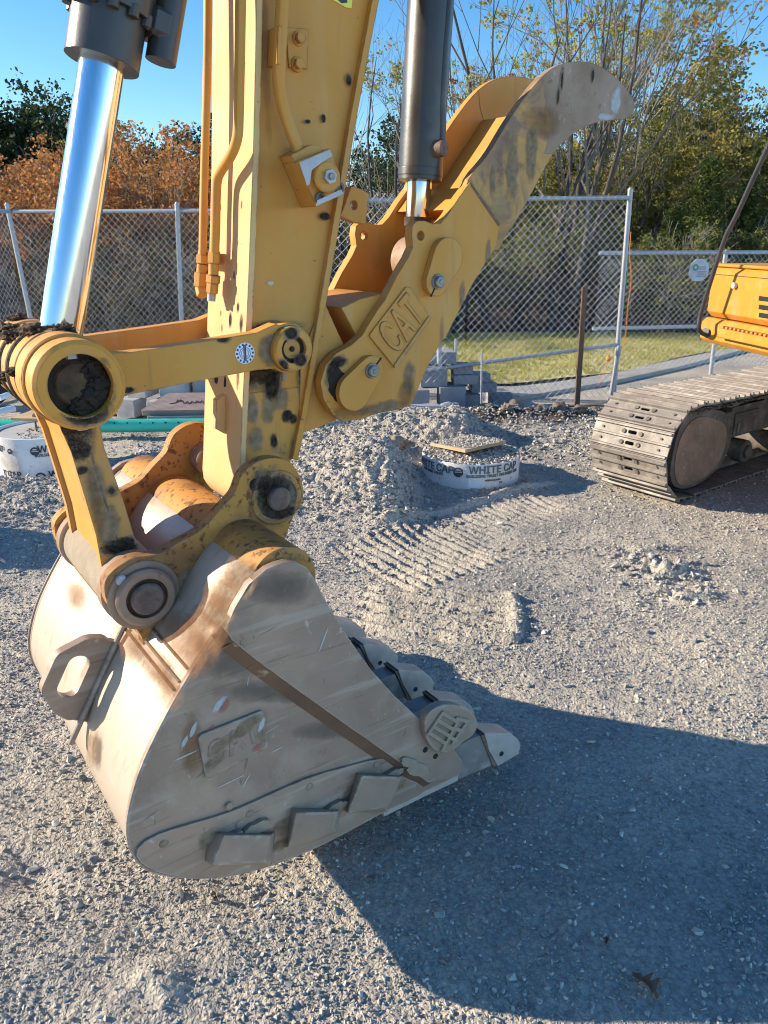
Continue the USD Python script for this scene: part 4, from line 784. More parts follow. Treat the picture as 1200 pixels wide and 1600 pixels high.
gm = usdkit.material(stage, '/World/Looks/gravel_ground', {
    'g': ('geometry', {}), 'n1': ('noise_texture', {'scale': 1.1, 'detail': 6., 'roughness': .6}), 'r1': ('rgb_ramp', {'ramp': [(.34, (.33, .315, .285)), (.50, (.45, .41, .35)), (.64, (.56, .49, .395))]}),
    'v': ('voronoi_texture', {'scale': 75., 'feature': 'f1', 'randomness': 1.}), 'vr': ('rgb_ramp', {'ramp': [(0., (1.22, 1.2, 1.16)), (.45, (.95, .95, .95)), (.8, (.62, .61, .60))]}),  # gaps between stones darkened in the colour, standing in for occlusion
    'vc': ('rgb_ramp', {'ramp': [(.0, (.72, .74, .78)), (.5, (1., .98, .95)), (1., (1.2, 1.12, 1.02))]}), 'sep': ('separate_color', {'color_type': 'rgb'}),
    'm1': ('mix_color', {'blend_type': 'multiply', 'fac': .7}), 'm2': ('mix_color', {'blend_type': 'multiply', 'fac': .65}), 'nd': ('noise_texture', {'scale': 45., 'detail': 4.}), 'dv': ('vector_math', {'math_type': 'multiply_add', 'vector2': (.03, .03, .03)}),
    'n3': ('noise_texture', {'scale': 210., 'detail': 3.}), 'v2': ('voronoi_texture', {'scale': 160., 'feature': 'f1'}),
    'ad': ('math', {'math_type': 'multiply_add', 'value2': -.8, 'value3': 1.}), 'ad2': ('math', {'math_type': 'multiply_add', 'value2': -.4}), 'ad3': ('math', {'math_type': 'multiply_add', 'value2': .35}),
    'bp': ('bump', {'strength': .8, 'distance': .008}),
    # dark soil along the fence and brown patches
    'pz': ('separate_xyz', {}), 'wy': ('math', {'math_type': 'multiply_add', 'value2': -.18}), 'mr': ('map_range', {'from_min': 6.62, 'from_max': 6.92, 'to_min': 0., 'to_max': 1., 'clamp': True}), 'mr2': ('map_range', {'from_min': .2, 'from_max': .8, 'to_min': 0., 'to_max': 1., 'clamp': True}), 'mr4': ('map_range', {'from_min': 2.2, 'from_max': 2.7, 'to_min': 1., 'to_max': 0., 'clamp': True}), 'mm4': ('math', {'math_type': 'multiply'}),
    'nw': ('noise_texture', {'scale': 3., 'detail': 4.}), 'wadd': ('math', {'math_type': 'multiply_add', 'value2': .7}), 'mr3': ('map_range', {'from_min': 7.75, 'from_max': 7.95, 'to_min': 1., 'to_max': 0., 'clamp': True}), 'mm0': ('math', {'math_type': 'multiply'}), 'mm': ('math', {'math_type': 'multiply'}), 'soil': ('mix_color', {'b': (.085, .066, .05)}),
    'p': ('principled_bsdf', {'roughness': .95, 'specular_ior_level': .25})},
    [('g.position', 'n1.vector'), ('n1.fac', 'r1.fac'), ('g.position', 'nd.vector'), ('nd.color', 'dv.vector1'), ('g.position', 'dv.vector3'), ('dv.vector', 'v.vector'), ('dv.vector', 'v2.vector'), ('g.position', 'n3.vector'), ('v.distance', 'vr.fac'), ('v.color', 'sep.color'), ('sep.r', 'vc.fac'),
     ('r1.color', 'm1.a'), ('vr.color', 'm1.b'), ('m1.result', 'm2.a'), ('vc.color', 'm2.b'),
     ('v.distance', 'ad.value1'), ('v2.distance', 'ad2.value1'), ('ad.value', 'ad2.value3'), ('n3.fac', 'ad3.value1'), ('ad2.value', 'ad3.value3'), ('ad3.value', 'bp.height'), ('bp.normal', 'p.normal'),
     ('g.position', 'pz.vector'), ('g.position', 'nw.vector'), ('pz.x', 'wy.value1'), ('pz.y', 'wy.value3'), ('nw.fac', 'wadd.value1'), ('wy.value', 'wadd.value3'), ('wadd.value', 'mr.value'), ('pz.x', 'mr2.value'), ('wadd.value', 'mr3.value'), ('mr.result', 'mm0.value1'), ('mr3.result', 'mm0.value2'), ('mm0.value', 'mm.value1'), ('mr2.result', 'mm.value2'), ('pz.x', 'mr4.value'), ('mm.value', 'mm4.value1'), ('mr4.result', 'mm4.value2'), ('mm4.value', 'soil.fac'), ('m2.result', 'soil.a'), ('soil.result', 'p.base_color')], surface='p.BSDF')
solo('ground', (np.stack([X.ravel(), Y.ravel(), Zg.ravel()], 1), Q), gm, 'grey crushed stone yard with heaps, banks and track prints', 'ground', kind='structure', smooth=True)

# stones: a few shapes, many thousand of them strewn over the ground
def instancer(name, protos, pos, quat, scale, which, label, cat):
    pi = UsdGeom.PointInstancer.Define(stage, numbered('/World', name)); base = str(pi.GetPath())
    pr = UsdGeom.Scope.Define(stage, base + '/shapes')
    rel = pi.CreatePrototypesRel()
    for k, (m_, mt) in enumerate(protos):
        me = usdkit.mesh(stage, f'{base}/shapes/{name}_shape_{k:03d}', m_, mt, smooth=False); rel.AddTarget(me.GetPath())
    pi.CreateProtoIndicesAttr(Vt.IntArray.FromNumpy(which.astype(np.int32))); pi.CreatePositionsAttr(Vt.Vec3fArray.FromNumpy(pos.astype(np.float32)))
    pi.CreateScalesAttr(Vt.Vec3fArray.FromNumpy(scale.astype(np.float32)))
    pi.CreateOrientationsAttr(Vt.QuathArray([Gf.Quath(float(q[3]), float(q[0]), float(q[1]), float(q[2])) for q in quat]))
    tag(pi, label, cat, None, 'stuff'); return base
def stone_mat(name, ramp):
    return usdkit.material(stage, '/World/Looks/' + name, {'o': ('object_info', {}), 'r': ('rgb_ramp', {'ramp': ramp}), 'g': ('geometry', {}), 'n': ('noise_texture', {'scale': 120., 'detail': 3.}), 'c': ('rgb_ramp', {'ramp': [(.3, (.75, .75, .75)), (.7, (1.1, 1.08, 1.05))]}), 'm': ('mix_color', {'blend_type': 'multiply', 'fac': .8}), 'p': ('principled_bsdf', {'roughness': .9, 'specular_ior_level': .3})},
        [('o.random', 'r.fac'), ('g.position', 'n.vector'), ('n.fac', 'c.fac'), ('r.color', 'm.a'), ('c.color', 'm.b'), ('m.result', 'p.base_color')], surface='p.BSDF')
STONE = [stone_mat('stone_grey', [(0., (.20, .19, .175)), (.45, (.38, .355, .31)), (.8, (.51, .47, .40)), (1., (.66, .62, .55))]), stone_mat('stone_blue_grey', [(0., (.24, .23, .215)), (.5, (.39, .365, .325)), (1., (.55, .51, .45))])]
protos = []
for k in range(6):
    r_ = np.random.default_rng(100 + k); p = r_.normal(size=(11, 3)); p /= np.linalg.norm(p, axis=1)[:, None]; p *= r_.uniform(.8, 1.1, (11, 1)) * np.array([1., .72, .5])
    protos.append((trimesh.convex.convex_hull(p), STONE[k % 2]))
def quats(n, r_, tilt=.5):
    q = r_.normal(size=(n, 4)); q /= np.linalg.norm(q, axis=1)[:, None]
    a = r_.uniform(0, 2 * math.pi, n); up = np.stack([0 * a, 0 * a, np.sin(a / 2), np.cos(a / 2)], 1)
    q2 = up + tilt * .5 * q; return q2 / np.linalg.norm(q2, axis=1)[:, None]
r_ = np.random.default_rng(11); PX = []; SC = []
for (y0, y1, dens, s0, s1) in ((.75, 2., 12500, .0030, .0102), (2., 3.2, 8500, .0034, .0105), (3.2, 4.6, 3800, .0044, .0115), (4.6, 7.2, 1300, .007, .016)):
    hw = .35 + .6 * y1; n = int(dens * (y1 - y0) * 2 * hw * STONES)
    x, y = r_.uniform(-hw, hw, n), r_.uniform(y0, y1, n); keep = np.abs(x) < .3 + .58 * y
    patch = np.clip(.78 + 3.2 * fb(x, y, 1.7, 3, 31), .32, 1.3); keep &= r_.uniform(0, 1.2, n) < patch
    s = s0 + (s1 - s0) * r_.uniform(0, 1, n) ** 3.1; PX.append(np.stack([x, y], 1)[keep]); SC.append(s[keep])
n = int(26000 * STONES); x, y = r_.uniform(-4.2, 2.9, n), r_.uniform(3.3, 7.2, n); m_ = mound(x, y); keep = (r_.uniform(0, .13, n) < m_); PX.append(np.stack([x, y], 1)[keep]); SC.append(r_.uniform(.010, .024, keep.sum()) * (.7 + .6 * r_.uniform(0, 1, keep.sum())))
n = int(420 * STONES); x, y = r_.uniform(-1.6, 2.5, n), r_.uniform(.9, 4.4, n); PX.append(np.stack([x, y], 1)); SC.append(r_.uniform(.010, .021, n))
for (px, py, sx, sy, n, lo_, hi_) in ((1030, 893, .16, .10, 90, .012, .034), (1070, 930, .15, .07, 60, .010, .026), (960, 862, .28, .05, 60, .010, .024), (1110, 1025, .10, .06, 40, .008, .02), (640, 815, .2, .1, 120, .012, .03), (560, 890, .3, .1, 90, .01, .02), (715, 965, .2, .12, 90, .008, .018), (60, 1370, .12, .1, 60, .008, .018), (820, 990, .2, .05, 30, .008, .018)):
    c_ = on_ground(px, py)[:2]; PX.append(c_ + r_.normal(size=(n, 2)) * [sx, sy]); SC.append(lo_ + (hi_ - lo_) * r_.uniform(0, 1, n) ** 2.5)
PX, SC = np.vstack(PX), np.concatenate(SC)
zh = height(PX[:, 0], PX[:, 1]); pos = np.column_stack([PX, zh + SC * .22])
instancer('gravel', protos, pos, quats(len(pos), r_, 1.), SC[:, None] * r_.uniform(.8, 1.25, (len(pos), 3)), r_.integers(0, 6, len(pos)), 'loose grey crushed stones strewn over the yard and its heaps', 'gravel')

# ------------------------------------------------------------------ lawn, kerb, forest floor
def sheet(xy_front, y_back, n=70, m=30, z=.03, amp=.03):
    xs = np.linspace(xy_front[0][0], xy_front[-1][0], n); yf = np.interp(xs, [p[0] for p in xy_front], [p[1] for p in xy_front])
    t = np.linspace(0, 1, m)[:, None]; Yy = yf[None] + (y_back - yf)[None] * t; Xx = np.repeat(xs[None], m, 0)
    Zz = z + amp * fb(Xx, Yy, 1.2, 3, 41) + .0 * Yy
    i = np.arange(n * m).reshape(m, n); q = np.stack([i[:-1, :-1].ravel(), i[:-1, 1:].ravel(), i[1:, 1:].ravel(), i[1:, :-1].ravel()], 1)
    return np.stack([Xx.ravel(), Yy.ravel(), Zz.ravel()], 1), q
front_l = [(-1.2, 8.55), (.3, 8.75), (.9, 8.9)] + [tuple(on_ground(*p)[:2]) for p in ((800, 603), (960, 586), (1100, 553), (1200, 545))] + [(12., 13.2)]
front_l = sorted(front_l)
M['lawn'] = mat('dry_lawn', (.62, .52, .26), (.50, .45, .15), 2.2, .38, .62, spots=[((.42, .36, .22), 9., .5, .68, .7)], rough=.95, bump=.8, bscale=60., bdist=.02)
LV = sheet(front_l, 13.9)
solo('lawn', LV, M['lawn'], 'strip of patchy green and straw coloured lawn behind the wire fence', 'lawn', kind='structure', smooth=True)
FFv = sheet([(-45, 9.6), (-1.2, 9.6), (-1.19, 13.8), (45, 13.8)], 75., 60, 40, .012, .02)
M['litter'] = mat('leaf_litter', (.13, .085, .045), (.08, .055, .03), 2., spots=[((.25, .15, .06), 14., .55, .7, .7)], rough=1., bump=1., bscale=20., bdist=.05)
solo('forest_floor', FFv, M['litter'], 'brown leaf-covered ground under the trees', 'ground', kind='structure', smooth=True)
def blade_tuft(seed, n, h):
    r = np.random.default_rng(seed); V, T = [], []
    for k in range(n):
        a = r.uniform(0, 6.28); b = np.array([math.cos(a), math.sin(a), 0]); o = r.normal(0, .012, 3) * [1, 1, 0]; w = .0035; hh = h * r.uniform(.6, 1.2); t = np.array([-b[1], b[0], 0])
        i = len(V); V += [o - t * w, o + t * w, o + b * hh * .55 + [0, 0, hh]]; T.append((i, i + 1, i + 2))
    return trimesh.Trimesh(np.array(V), np.array(T), process=False)
def leaf_mat(name, ramp, trans=.35, rough=.6, hue_scale=1.2, dark=.6):
    return usdkit.material(stage, '/World/Looks/' + name, {'g': ('geometry', {}), 'oi': ('object_info', {}), 'r': ('rgb_ramp', {'ramp': ramp}), 'n': ('noise_texture', {'scale': hue_scale, 'detail': 3.}), 'ma': ('math', {'math_type': 'multiply_add', 'value2': 1.3, 'value3': -.65}), 'ad': ('math', {'math_type': 'add', 'use_clamp': True}),
        'p': ('principled_bsdf', {'roughness': rough, 'specular_ior_level': .3}), 't': ('translucent_bsdf', {}), 'm': ('mix_closure', {'fac': trans})},
        [('g.position', 'n.vector'), ('n.fac', 'ma.value1'), ('ma.value', 'ad.value1'), ('g.random_per_island', 'ad.value2'), ('ad.value', 'r.fac'), ('r.color', 'p.base_color'), ('r.color', 't.color'), ('p.BSDF', 'm.closure1'), ('t.BSDF', 'm.closure2')], surface='m.closure')
GR = leaf_mat('grass_blades', [(0., (.40, .38, .08)), (.3, (.58, .52, .16)), (.6, (.74, .61, .27)), (1., (.80, .70, .42))], .45)
n = int(16000 * STONES); rr = np.random.default_rng(21); gx_ = rr.uniform(-1.2, 9., n); gy_ = rr.uniform(8.6, 13.8, n); keep = gy_ > np.interp(gx_, [p[0] for p in front_l], [p[1] for p in front_l]) + .02; gx_, gy_ = gx_[keep], gy_[keep]
gz_ = .03 + .03 * fb(gx_, gy_, 1.2, 3, 41); gs = rr.uniform(.6, 1.3, len(gx_))
instancer('grass', [(blade_tuft(k, 9, .045), GR) for k in range(4)], np.column_stack([gx_, gy_, gz_]), quats(len(gx_), rr, .0), np.repeat(gs[:, None], 3, 1), rr.integers(0, 4, len(gx_)), 'short dry grass of the lawn behind the fence', 'grass')
kb = [on_ground(*p)[:2] for p in ((770, 634), (860, 618), (960, 600), (1060, 578), (1180, 546))]; kf = [on_ground(*p, .0)[:2] for p in ((1180, 541), (1060, 565), (960, 588), (860, 604), (790, 612))]
km = tc.extrude_polygon(Polygon([tuple(p) for p in kb + kf]).buffer(0), .22, engine='earcut'); km.apply_translation((0, 0, -.175))
solo('kerb', km, M['kerb'], 'pale concrete edging strip between the lawn and the fence foot', 'kerb', kind='structure')

# ------------------------------------------------------------------ trees
def segs(P0, P1, r0, r1, n=4):
    """many tapering sticks at once"""
    P0, P1 = np.asarray(P0, float), np.asarray(P1, float); r0, r1 = np.asarray(r0), np.asarray(r1); d = P1 - P0; d /= np.linalg.norm(d, axis=1)[:, None] + 1e-12
    a = np.where(np.abs(d[:, 2:3]) < .9, np.array([[0, 0, 1.]]), np.array([[1., 0, 0]])); u = np.cross(d, a); u /= np.linalg.norm(u, axis=1)[:, None] + 1e-12; v = np.cross(d, u)
    an = np.arange(n) * 2 * math.pi / n; c, s = np.cos(an), np.sin(an); k = len(P0)
    ringv = u[:, None] * c[None, :, None] + v[:, None] * s[None, :, None]
    V = np.concatenate([P0[:, None] + ringv * r0[:, None, None], P1[:, None] + ringv * r1[:, None, None]], 1).reshape(-1, 3)
    i = np.arange(n); j = (i + 1) % n; loc = np.vstack([np.stack([i, j, n + j], 1), np.stack([i, n + j, n + i], 1)])
    return trimesh.Trimesh(V, (loc[None] + (np.arange(k) * 2 * n)[:, None, None]).reshape(-1, 3), process=False)
def quads(P, size, r, squash=.6, up=.0, droop=None):
    """leaf-sized faces at the points P"""
    n = len(P); a = r.normal(size=(n, 3)); a[:, 2] *= .7; a /= np.linalg.norm(a, axis=1)[:, None]; b = r.normal(size=(n, 3)); b[:, 2] += up; b -= a * (a * b).sum(1)[:, None]; b /= np.linalg.norm(b, axis=1)[:, None] + 1e-9
    s = size * r.uniform(.6, 1.3, n)[:, None]; V = np.stack([P - a * s, P - b * s * squash, P + a * s, P + b * s * squash], 1).reshape(-1, 3)
    o = (np.arange(n) * 4)[:, None]; return trimesh.Trimesh(V, np.vstack([o + [0, 1, 2], o + [0, 2, 3]]), process=False)
def grow(seed, H, stems=1, spread=.3, lean=(0, 0), lev=3, kids=6, r0=.06, wob=.12, ang=.7, up=.35, first=.3, ratio=.55, base=.1):
    r = np.random.default_rng(seed); A0, A1, R0, R1, LV_ = [], [], [], [], []; tips = []
    def branch(p, d, L, rad, level):
        ns = 6 if level == 0 else 4 if level == 1 else 3
        pts = [p]; dd = d
        for k in range(ns):
            dd = dd + r.normal(0, wob, 3) + np.array([0, 0, up * .12]); dd = dd / np.linalg.norm(dd); pts.append(pts[-1] + dd * L / ns)
        rads = rad * (1 - np.linspace(0, .82, ns + 1))
        for k in range(ns): A0.append(pts[k]); A1.append(pts[k + 1]); R0.append(rads[k]); R1.append(rads[k + 1]); LV_.append(level)
        if level >= lev - 1:
            tips.extend(pts[1:]); return
        nk = int(kids * (1.0 if level == 0 else .8) + r.uniform(0, 1.5))
        for q in range(nk):
            t = first + (1 - first) * (q + r.uniform(0, 1)) / nk if level == 0 else .2 + .8 * (q + r.uniform(0, 1)) / nk
            t = min(t, .98); k = min(int(t * ns), ns - 1); b = pts[k] + (pts[k + 1] - pts[k]) * (t * ns - k); ax = pts[k + 1] - pts[k]; ax = ax / np.linalg.norm(ax)
            s = r.normal(size=3); s -= ax * (s @ ax); s /= np.linalg.norm(s); nd = ax * math.cos(ang) + s * math.sin(ang) + np.array([0, 0, up * .5]); nd /= np.linalg.norm(nd)
            branch(b, nd, L * ratio * (1.15 - .6 * t) * r.uniform(.75, 1.2), max(rads[k] * .6, .003), level + 1)
    for s in range(stems):
        a = r.uniform(0, 6.28); o = np.array([math.cos(a), math.sin(a), 0]) * base * (stems > 1) * r.uniform(.3, 1)
        d = np.array([math.cos(a) * spread + lean[0], math.sin(a) * spread + lean[1], 1.]); d /= np.linalg.norm(d)
        branch(o - np.array([0, 0, .1]), d, H * r.uniform(.75, 1.08), r0 * r.uniform(.7, 1.1), 0)
    A0, A1, tips = np.array(A0), np.array(A1), np.array(tips); k_ = H / A1[:, 2].max(); k3 = np.array([k_ ** .6, k_ ** .6, k_])
    return A0 * k3, A1 * k3, np.array(R0), np.array(R1), np.array(LV_), tips * k3, r
BARK = mat('grey_bark', (.19, .16, .13), (.12, .10, .082), 6., spots=[((.24, .22, .19), 11., .55, .7, .7)], rough=.95, bump=.6, bscale=30., bdist=.01)
BARK2 = mat('pale_twig_bark', (.34, .295, .24), (.23, .195, .155), 6., rough=.95, bump=0.)
BARK3 = mat('dark_trunk_bark', (.05, .042, .038), (.085, .07, .06), 6., spots=[((.16, .15, .13), 9., .6, .72, .6)], rough=.95, bump=.6, bscale=30., bdist=.01)
LF = {'orange': leaf_mat('leaves_orange', [(0., (.36, .17, .06)), (.3, (.66, .31, .10)), (.6, (.78, .42, .14)), (.85, (.70, .50, .18)), (1., (.44, .42, .12))], .5),
      'mixed': leaf_mat('leaves_mixed_autumn', [(0., (.20, .20, .05)), (.22, (.46, .36, .10)), (.45, (.70, .42, .14)), (.72, (.78, .34, .13)), (1., (.82, .55, .30))], .5, hue_scale=.9),
      'yellow': leaf_mat('leaves_yellow_green', [(0., (.34, .31, .08)), (.5, (.56, .44, .12)), (1., (.70, .42, .15))], .5),
      'dark': leaf_mat('leaves_dark_green', [(0., (.035, .06, .022)), (.5, (.065, .10, .035)), (1., (.13, .16, .05))], .25),
      'cedar': leaf_mat('leaves_cedar', [(0., (.07, .10, .022)), (.5, (.19, .22, .04)), (1., (.36, .33, .08))], .35),
      'olive': leaf_mat('leaves_olive', [(0., (.18, .19, .045)), (.5, (.42, .39, .10)), (.85, (.56, .47, .15)), (1., (.66, .44, .16))], .45),
      'under': leaf_mat('leaves_undergrowth', [(0., (.12, .09, .05)), (.4, (.27, .21, .09)), (.75, (.46, .34, .13)), (1., (.6, .34, .12))], .4)}
PROTO = {}
def tree(kind, label, cat, name, px, Yd, H=None, rotz=0., group=None, dx=0.):
    x = (px - 600) * (Yd * CO + .5) / 1200. + dx
    p = PROTO.get(kind)
    if p is None:
        root = thing(name, label, cat, (x, Yd, 0), rotz, group); h0 = KIND[kind](root); PROTO[kind] = (root, h0)
        st = UsdGeom.Xformable(stage.GetPrimAtPath(root)); st.AddScaleOp().Set(((H or h0) / h0,) * 3); return root
    return copy_of(p[0], name, label, cat, (x, Yd, 0), rotz, group, (H or p[1]) / p[1])
def build(root, g, leaf=None, nl=0, ls=.05, jit=.12, bark=BARK, twig=BARK2, squash=.6, keep=None, up=0., thin=1.):
    a0, a1, r0, r1, lv, tips, r = g; t = lv == 0
    i0_ = np.flatnonzero(t); cuts = [0] + [k for k in range(1, len(i0_)) if i0_[k] != i0_[k - 1] + 1 or np.abs(a0[i0_[k]] - a1[i0_[k - 1]]).max() > 1e-6] + [len(i0_)]
    for c0_, c1_ in zip(cuts[:-1], cuts[1:]):
        q = i0_[c0_:c1_]; obj(root, 'trunk', tube(np.vstack([a0[q[:1]], a1[q]]), np.r_[r0[q[0]], r1[q]], 7), bark, smooth=60)
    obj(root, 'branches', segs(a0[~t], a1[~t], np.maximum(r0[~t], .0035 * thin), np.maximum(r1[~t], .003 * thin), 3), twig, smooth=False, kind='stuff')
    if nl:
        P = tips if keep is None else tips[keep(tips)]
        w_ = .25 + 1.5 * np.clip(meshkit.fbm(P * 1.3, 2, 5) - .25, 0, 1); w_ /= w_.sum()
        nc = max(nl // 14, 1); C_ = P[r.choice(len(P), nc, p=w_)] + r.normal(0, jit, (nc, 3)); P = C_[r.integers(0, nc, nl)] + r.normal(0, 1, (nl, 3)) * np.array([.75, .75, .5]) * (ls * 2.2); P[:, 2] = np.abs(P[:, 2])
        obj(root, 'crown', quads(P, ls, r, squash, up), LF[leaf], smooth=False, kind='stuff')
KIND = {
 'orange_a': lambda o: (build(o, grow(1, 3.3, 9, .38, lev=3, kids=7, r0=.03, ang=.55, base=.5), 'orange', 9500, .034, .10, BARK), 3.3)[1],
 'orange_b': lambda o: (build(o, grow(2, 3.3, 7, .30, lev=3, kids=8, r0=.03, ang=.6, base=.4), 'orange', 8500, .034, .10, BARK), 3.3)[1],
 'mixed_a': lambda o: (build(o, grow(3, 5.2, 4, .22, lev=3, kids=10, r0=.06, ang=.8, first=.12, base=.3), 'mixed', 17000, .044, .13, BARK), 5.2)[1],
 'mixed_b': lambda o: (build(o, grow(4, 5.2, 5, .26, lev=3, kids=10, r0=.055, ang=.75, first=.1, base=.4), 'mixed', 16000, .044, .13, BARK), 5.2)[1],
 'tall': lambda o: (build(o, grow(5, 8.5, 3, .14, lev=4, kids=7, r0=.075, ang=.5, first=.35, base=.2), 'yellow', 5500, .045, .12, BARK, keep=lambda t: t[:, 2] > 5.), 8.5)[1],
 'bare_a': lambda o: (build(o, grow(6, 7.5, 4, .26, lev=4, kids=4, r0=.075, ang=.45, first=.3, base=.3, wob=.09), 'yellow', 240, .040, .1, BARK3, BARK, keep=lambda t: t[:, 2] > 2.), 7.5)[1],
 'bare_b': lambda o: (build(o, grow(7, 7.5, 3, .32, (.12, 0), lev=4, kids=3.6, r0=.07, ang=.5, first=.3, base=.25, wob=.10), 'orange', 260, .040, .1, BARK3, BARK, keep=lambda t: t[:, 2] > 1.5), 7.5)[1],
 'bare_c': lambda o: (build(o, grow(8, 7., 4, .20, (-.08, 0), lev=4, kids=3.2, r0=.055, ang=.42, first=.35, base=.5, wob=.08), None, 0, bark=BARK3, twig=BARK), 7.)[1],
 'evergreen_a': lambda o: (build(o, grow(9, 6., 2, .15, lev=3, kids=14, r0=.10, ang=1.0, first=.1, base=.2), 'dark', 15000, .07, .16, BARK3), 6.)[1],
 'evergreen_b': lambda o: (build(o, grow(10, 6., 3, .2, lev=3, kids=12, r0=.09, ang=.9, first=.12, base=.3), 'dark', 14000, .07, .16, BARK3), 6.)[1],
 'thicket': lambda o: (build(o, grow(11, 3.4, 22, .5, lev=3, kids=8, r0=.02, ang=.8, wob=.28, up=.1, base=.9), 'olive', 1600, .03, .2, BARK, BARK2, thin=1.2), 3.4)[1],
 'olive': lambda o: (build(o, grow(12, 2., 12, .5, lev=3, kids=8, r0=.018, ang=.7, base=.5), 'olive', 6500, .030, .12, BARK), 2.)[1],
 'under': lambda o: (build(o, grow(13, 1.9, 14, .6, lev=3, kids=7, r0=.015, ang=.8, wob=.2, base=.7), 'under', 3400, .035, .15, BARK, BARK2), 1.9)[1],
}
def cedar(o):
    r = np.random.default_rng(31); H = 3.4; A0, A1 = [], []; P = []
    for k in range(95):
        z = .25 + (H - .35) * (k / 95) ** .9; L = (.95 * (1 - z / H) + .12) * r.uniform(.6, 1.15); a = k * 2.4 + r.uniform(-.3, .3); d = np.array([math.cos(a), math.sin(a), .35]); p = np.array([0, 0, z]); A0.append(p); A1.append(p + d * L)
        t = r.uniform(.2, 1.05, 95) ** .8; P.append(p + d * (L * t)[:, None] + r.normal(0, .07, (95, 3)) * np.array([1, 1, .7]) - np.array([0, 0, 1]) * (.12 * t ** 2)[:, None])
    obj(o, 'trunk', tube([(0, 0, -.1), (.02, 0, 1.2), (0, .02, 2.4), (0, 0, H)], [.07, .055, .03, .01], 7), BARK3)
    obj(o, 'branches', segs(np.array(A0), np.array(A1), np.full(95, .012), np.full(95, .003), 3), BARK, smooth=False, kind='stuff')
    obj(o, 'crown', quads(np.vstack(P), .042, r, .32, .6), LF['cedar'], smooth=False, kind='stuff'); return H
KIND['cedar'] = cedar
G1, G2, G3, G4, G5 = 'autumn shrubs behind the left fence', 'dark evergreens on the far left skyline', 'bare many-stemmed trees behind the lawn', 'autumn trees on the right', 'low shrubs along the far side of the lawn'
ordn = ['leftmost', 'second from the left', 'third from the left', 'fourth from the left', 'fifth from the left', 'sixth from the left', 'seventh from the left', 'eighth from the left', 'ninth from the left', 'tenth from the left']
ordn12 = ordn + ['eleventh from the left', 'twelfth from the left']
for k, (px, Yd, H, kd) in enumerate(((15, 13.2, 2.9, 'orange_a'), (60, 15.4, 3.2, 'orange_b'), (118, 13.6, 2.9, 'orange_b'), (160, 16.6, 3.5, 'orange_a'), (215, 14.2, 3.2, 'orange_a'), (255, 17.2, 4.0, 'orange_b'), (292, 14.8, 3.4, 'orange_b'))):
    tree(kd, f'rust-orange autumn shrub behind the left fence, {ordn[k]}', 'shrub', 'autumn_shrub', px, Yd, H, 47. * k, G1)
for k, (px, Yd, H, kd) in enumerate(((0, 27, 5.6, 'evergreen_a'), (38, 26, 5.6, 'evergreen_b'), (78, 28, 6.0, 'evergreen_a'), (112, 26, 6.2, 'evergreen_b'), (150, 28, 5.4, 'evergreen_a'), (205, 30, 5.2, 'evergreen_b'), (262, 29, 4.9, 'evergreen_b'), (308, 27, 5.2, 'evergreen_a'), (350, 30, 5.4, 'evergreen_b'))):
    tree(kd, f'dark evergreen on the skyline at the far left, {ordn[k]}', 'tree', 'evergreen_tree', px, Yd, H, 61. * k, G2)
tree('mixed_b', 'yellow-green young tree showing above the orange shrubs beside the chrome rod', 'tree', 'young_tree', 198, 18., 3.8, 20.)
for k, (px, Yd, H) in enumerate(((575, 19.5, 4.5), (632, 20.5, 4.4))):
    tree('thicket', ('tangle of bare grey twigs between arm and thumb cylinder', 'bare grey thicket right behind the thumb cylinder')[k], 'thicket', 'bare_thicket', px, Yd, H, 80. * k)
for k, (px, Yd, H) in enumerate(((588, 23, 4.6), (645, 24, 4.2))): tree('evergreen_a', ('dark evergreen behind the grey thicket beside the arm', 'dark evergreen behind the thumb cylinder')[k], 'tree', 'evergreen_tree', px, Yd, H, 33. + 50 * k)
for k, (px, Yd, H, kd, rz) in enumerate(((590, 16.5, 6.6, 'bare_b', 200), (702, 13.9, 6.2, 'bare_a', 10), (740, 15.4, 4.4, 'bare_c', 40), (778, 14.4, 7.2, 'bare_b', -20), (828, 15.6, 4.9, 'bare_c', 90), (862, 14., 7.8, 'bare_a', 120), (908, 15., 7.4, 'bare_b', 15), (945, 16.2, 4.4, 'bare_c', 150), (1010, 17.5, 5., 'bare_a', 70), (1195, 18., 5.4, 'bare_b', 160))):
    tree(kd, f'bare many-stemmed tree behind the lawn, {ordn[k]} of ten', 'tree', 'bare_tree', px, Yd, H, rz, G3)
tree('tall', 'tall slender tree with thin yellow-green leaves above the thumb hook', 'tree', 'tall_tree', 905, 19., 8.6, 0.)
tree('tall', 'tall slender yellow-leaved tree between thumb cylinder and hook', 'tree', 'tall_tree', 770, 21., 7.4, 130.)
for k, (px, Yd, H, kd) in enumerate(((985, 16., 4.0, 'mixed_b'), (1025, 18.5, 5.1, 'mixed_a'), (1072, 16.2, 4.6, 'mixed_b'), (1118, 19., 5.7, 'mixed_a'), (1160, 16.8, 4.9, 'mixed_b'), (1205, 19.5, 5.9, 'mixed_a'), (1262, 18., 5.3, 'mixed_b'), (935, 18.5, 4.9, 'mixed_a'), (855, 17.2, 4.0, 'mixed_b'), (785, 18.6, 3.7, 'mixed_a'), (720, 19.5, 3.5, 'mixed_b'), (895, 20., 4.6, 'mixed_b'))):
    tree(kd, f'bushy green, gold and rust coloured autumn tree right of the thumb, {("first", "second", "third", "fourth", "fifth", "sixth", "seventh", "eighth", "ninth", "tenth")[k]} counted from the tall group' if False else f'bushy green and rust autumn tree on the right, {ordn12[[5, 6, 7, 8, 9, 10, 11, 4, 2, 1, 0, 3][k]]}', 'tree', 'autumn_tree', px, Yd, H, 71. * k, G4)
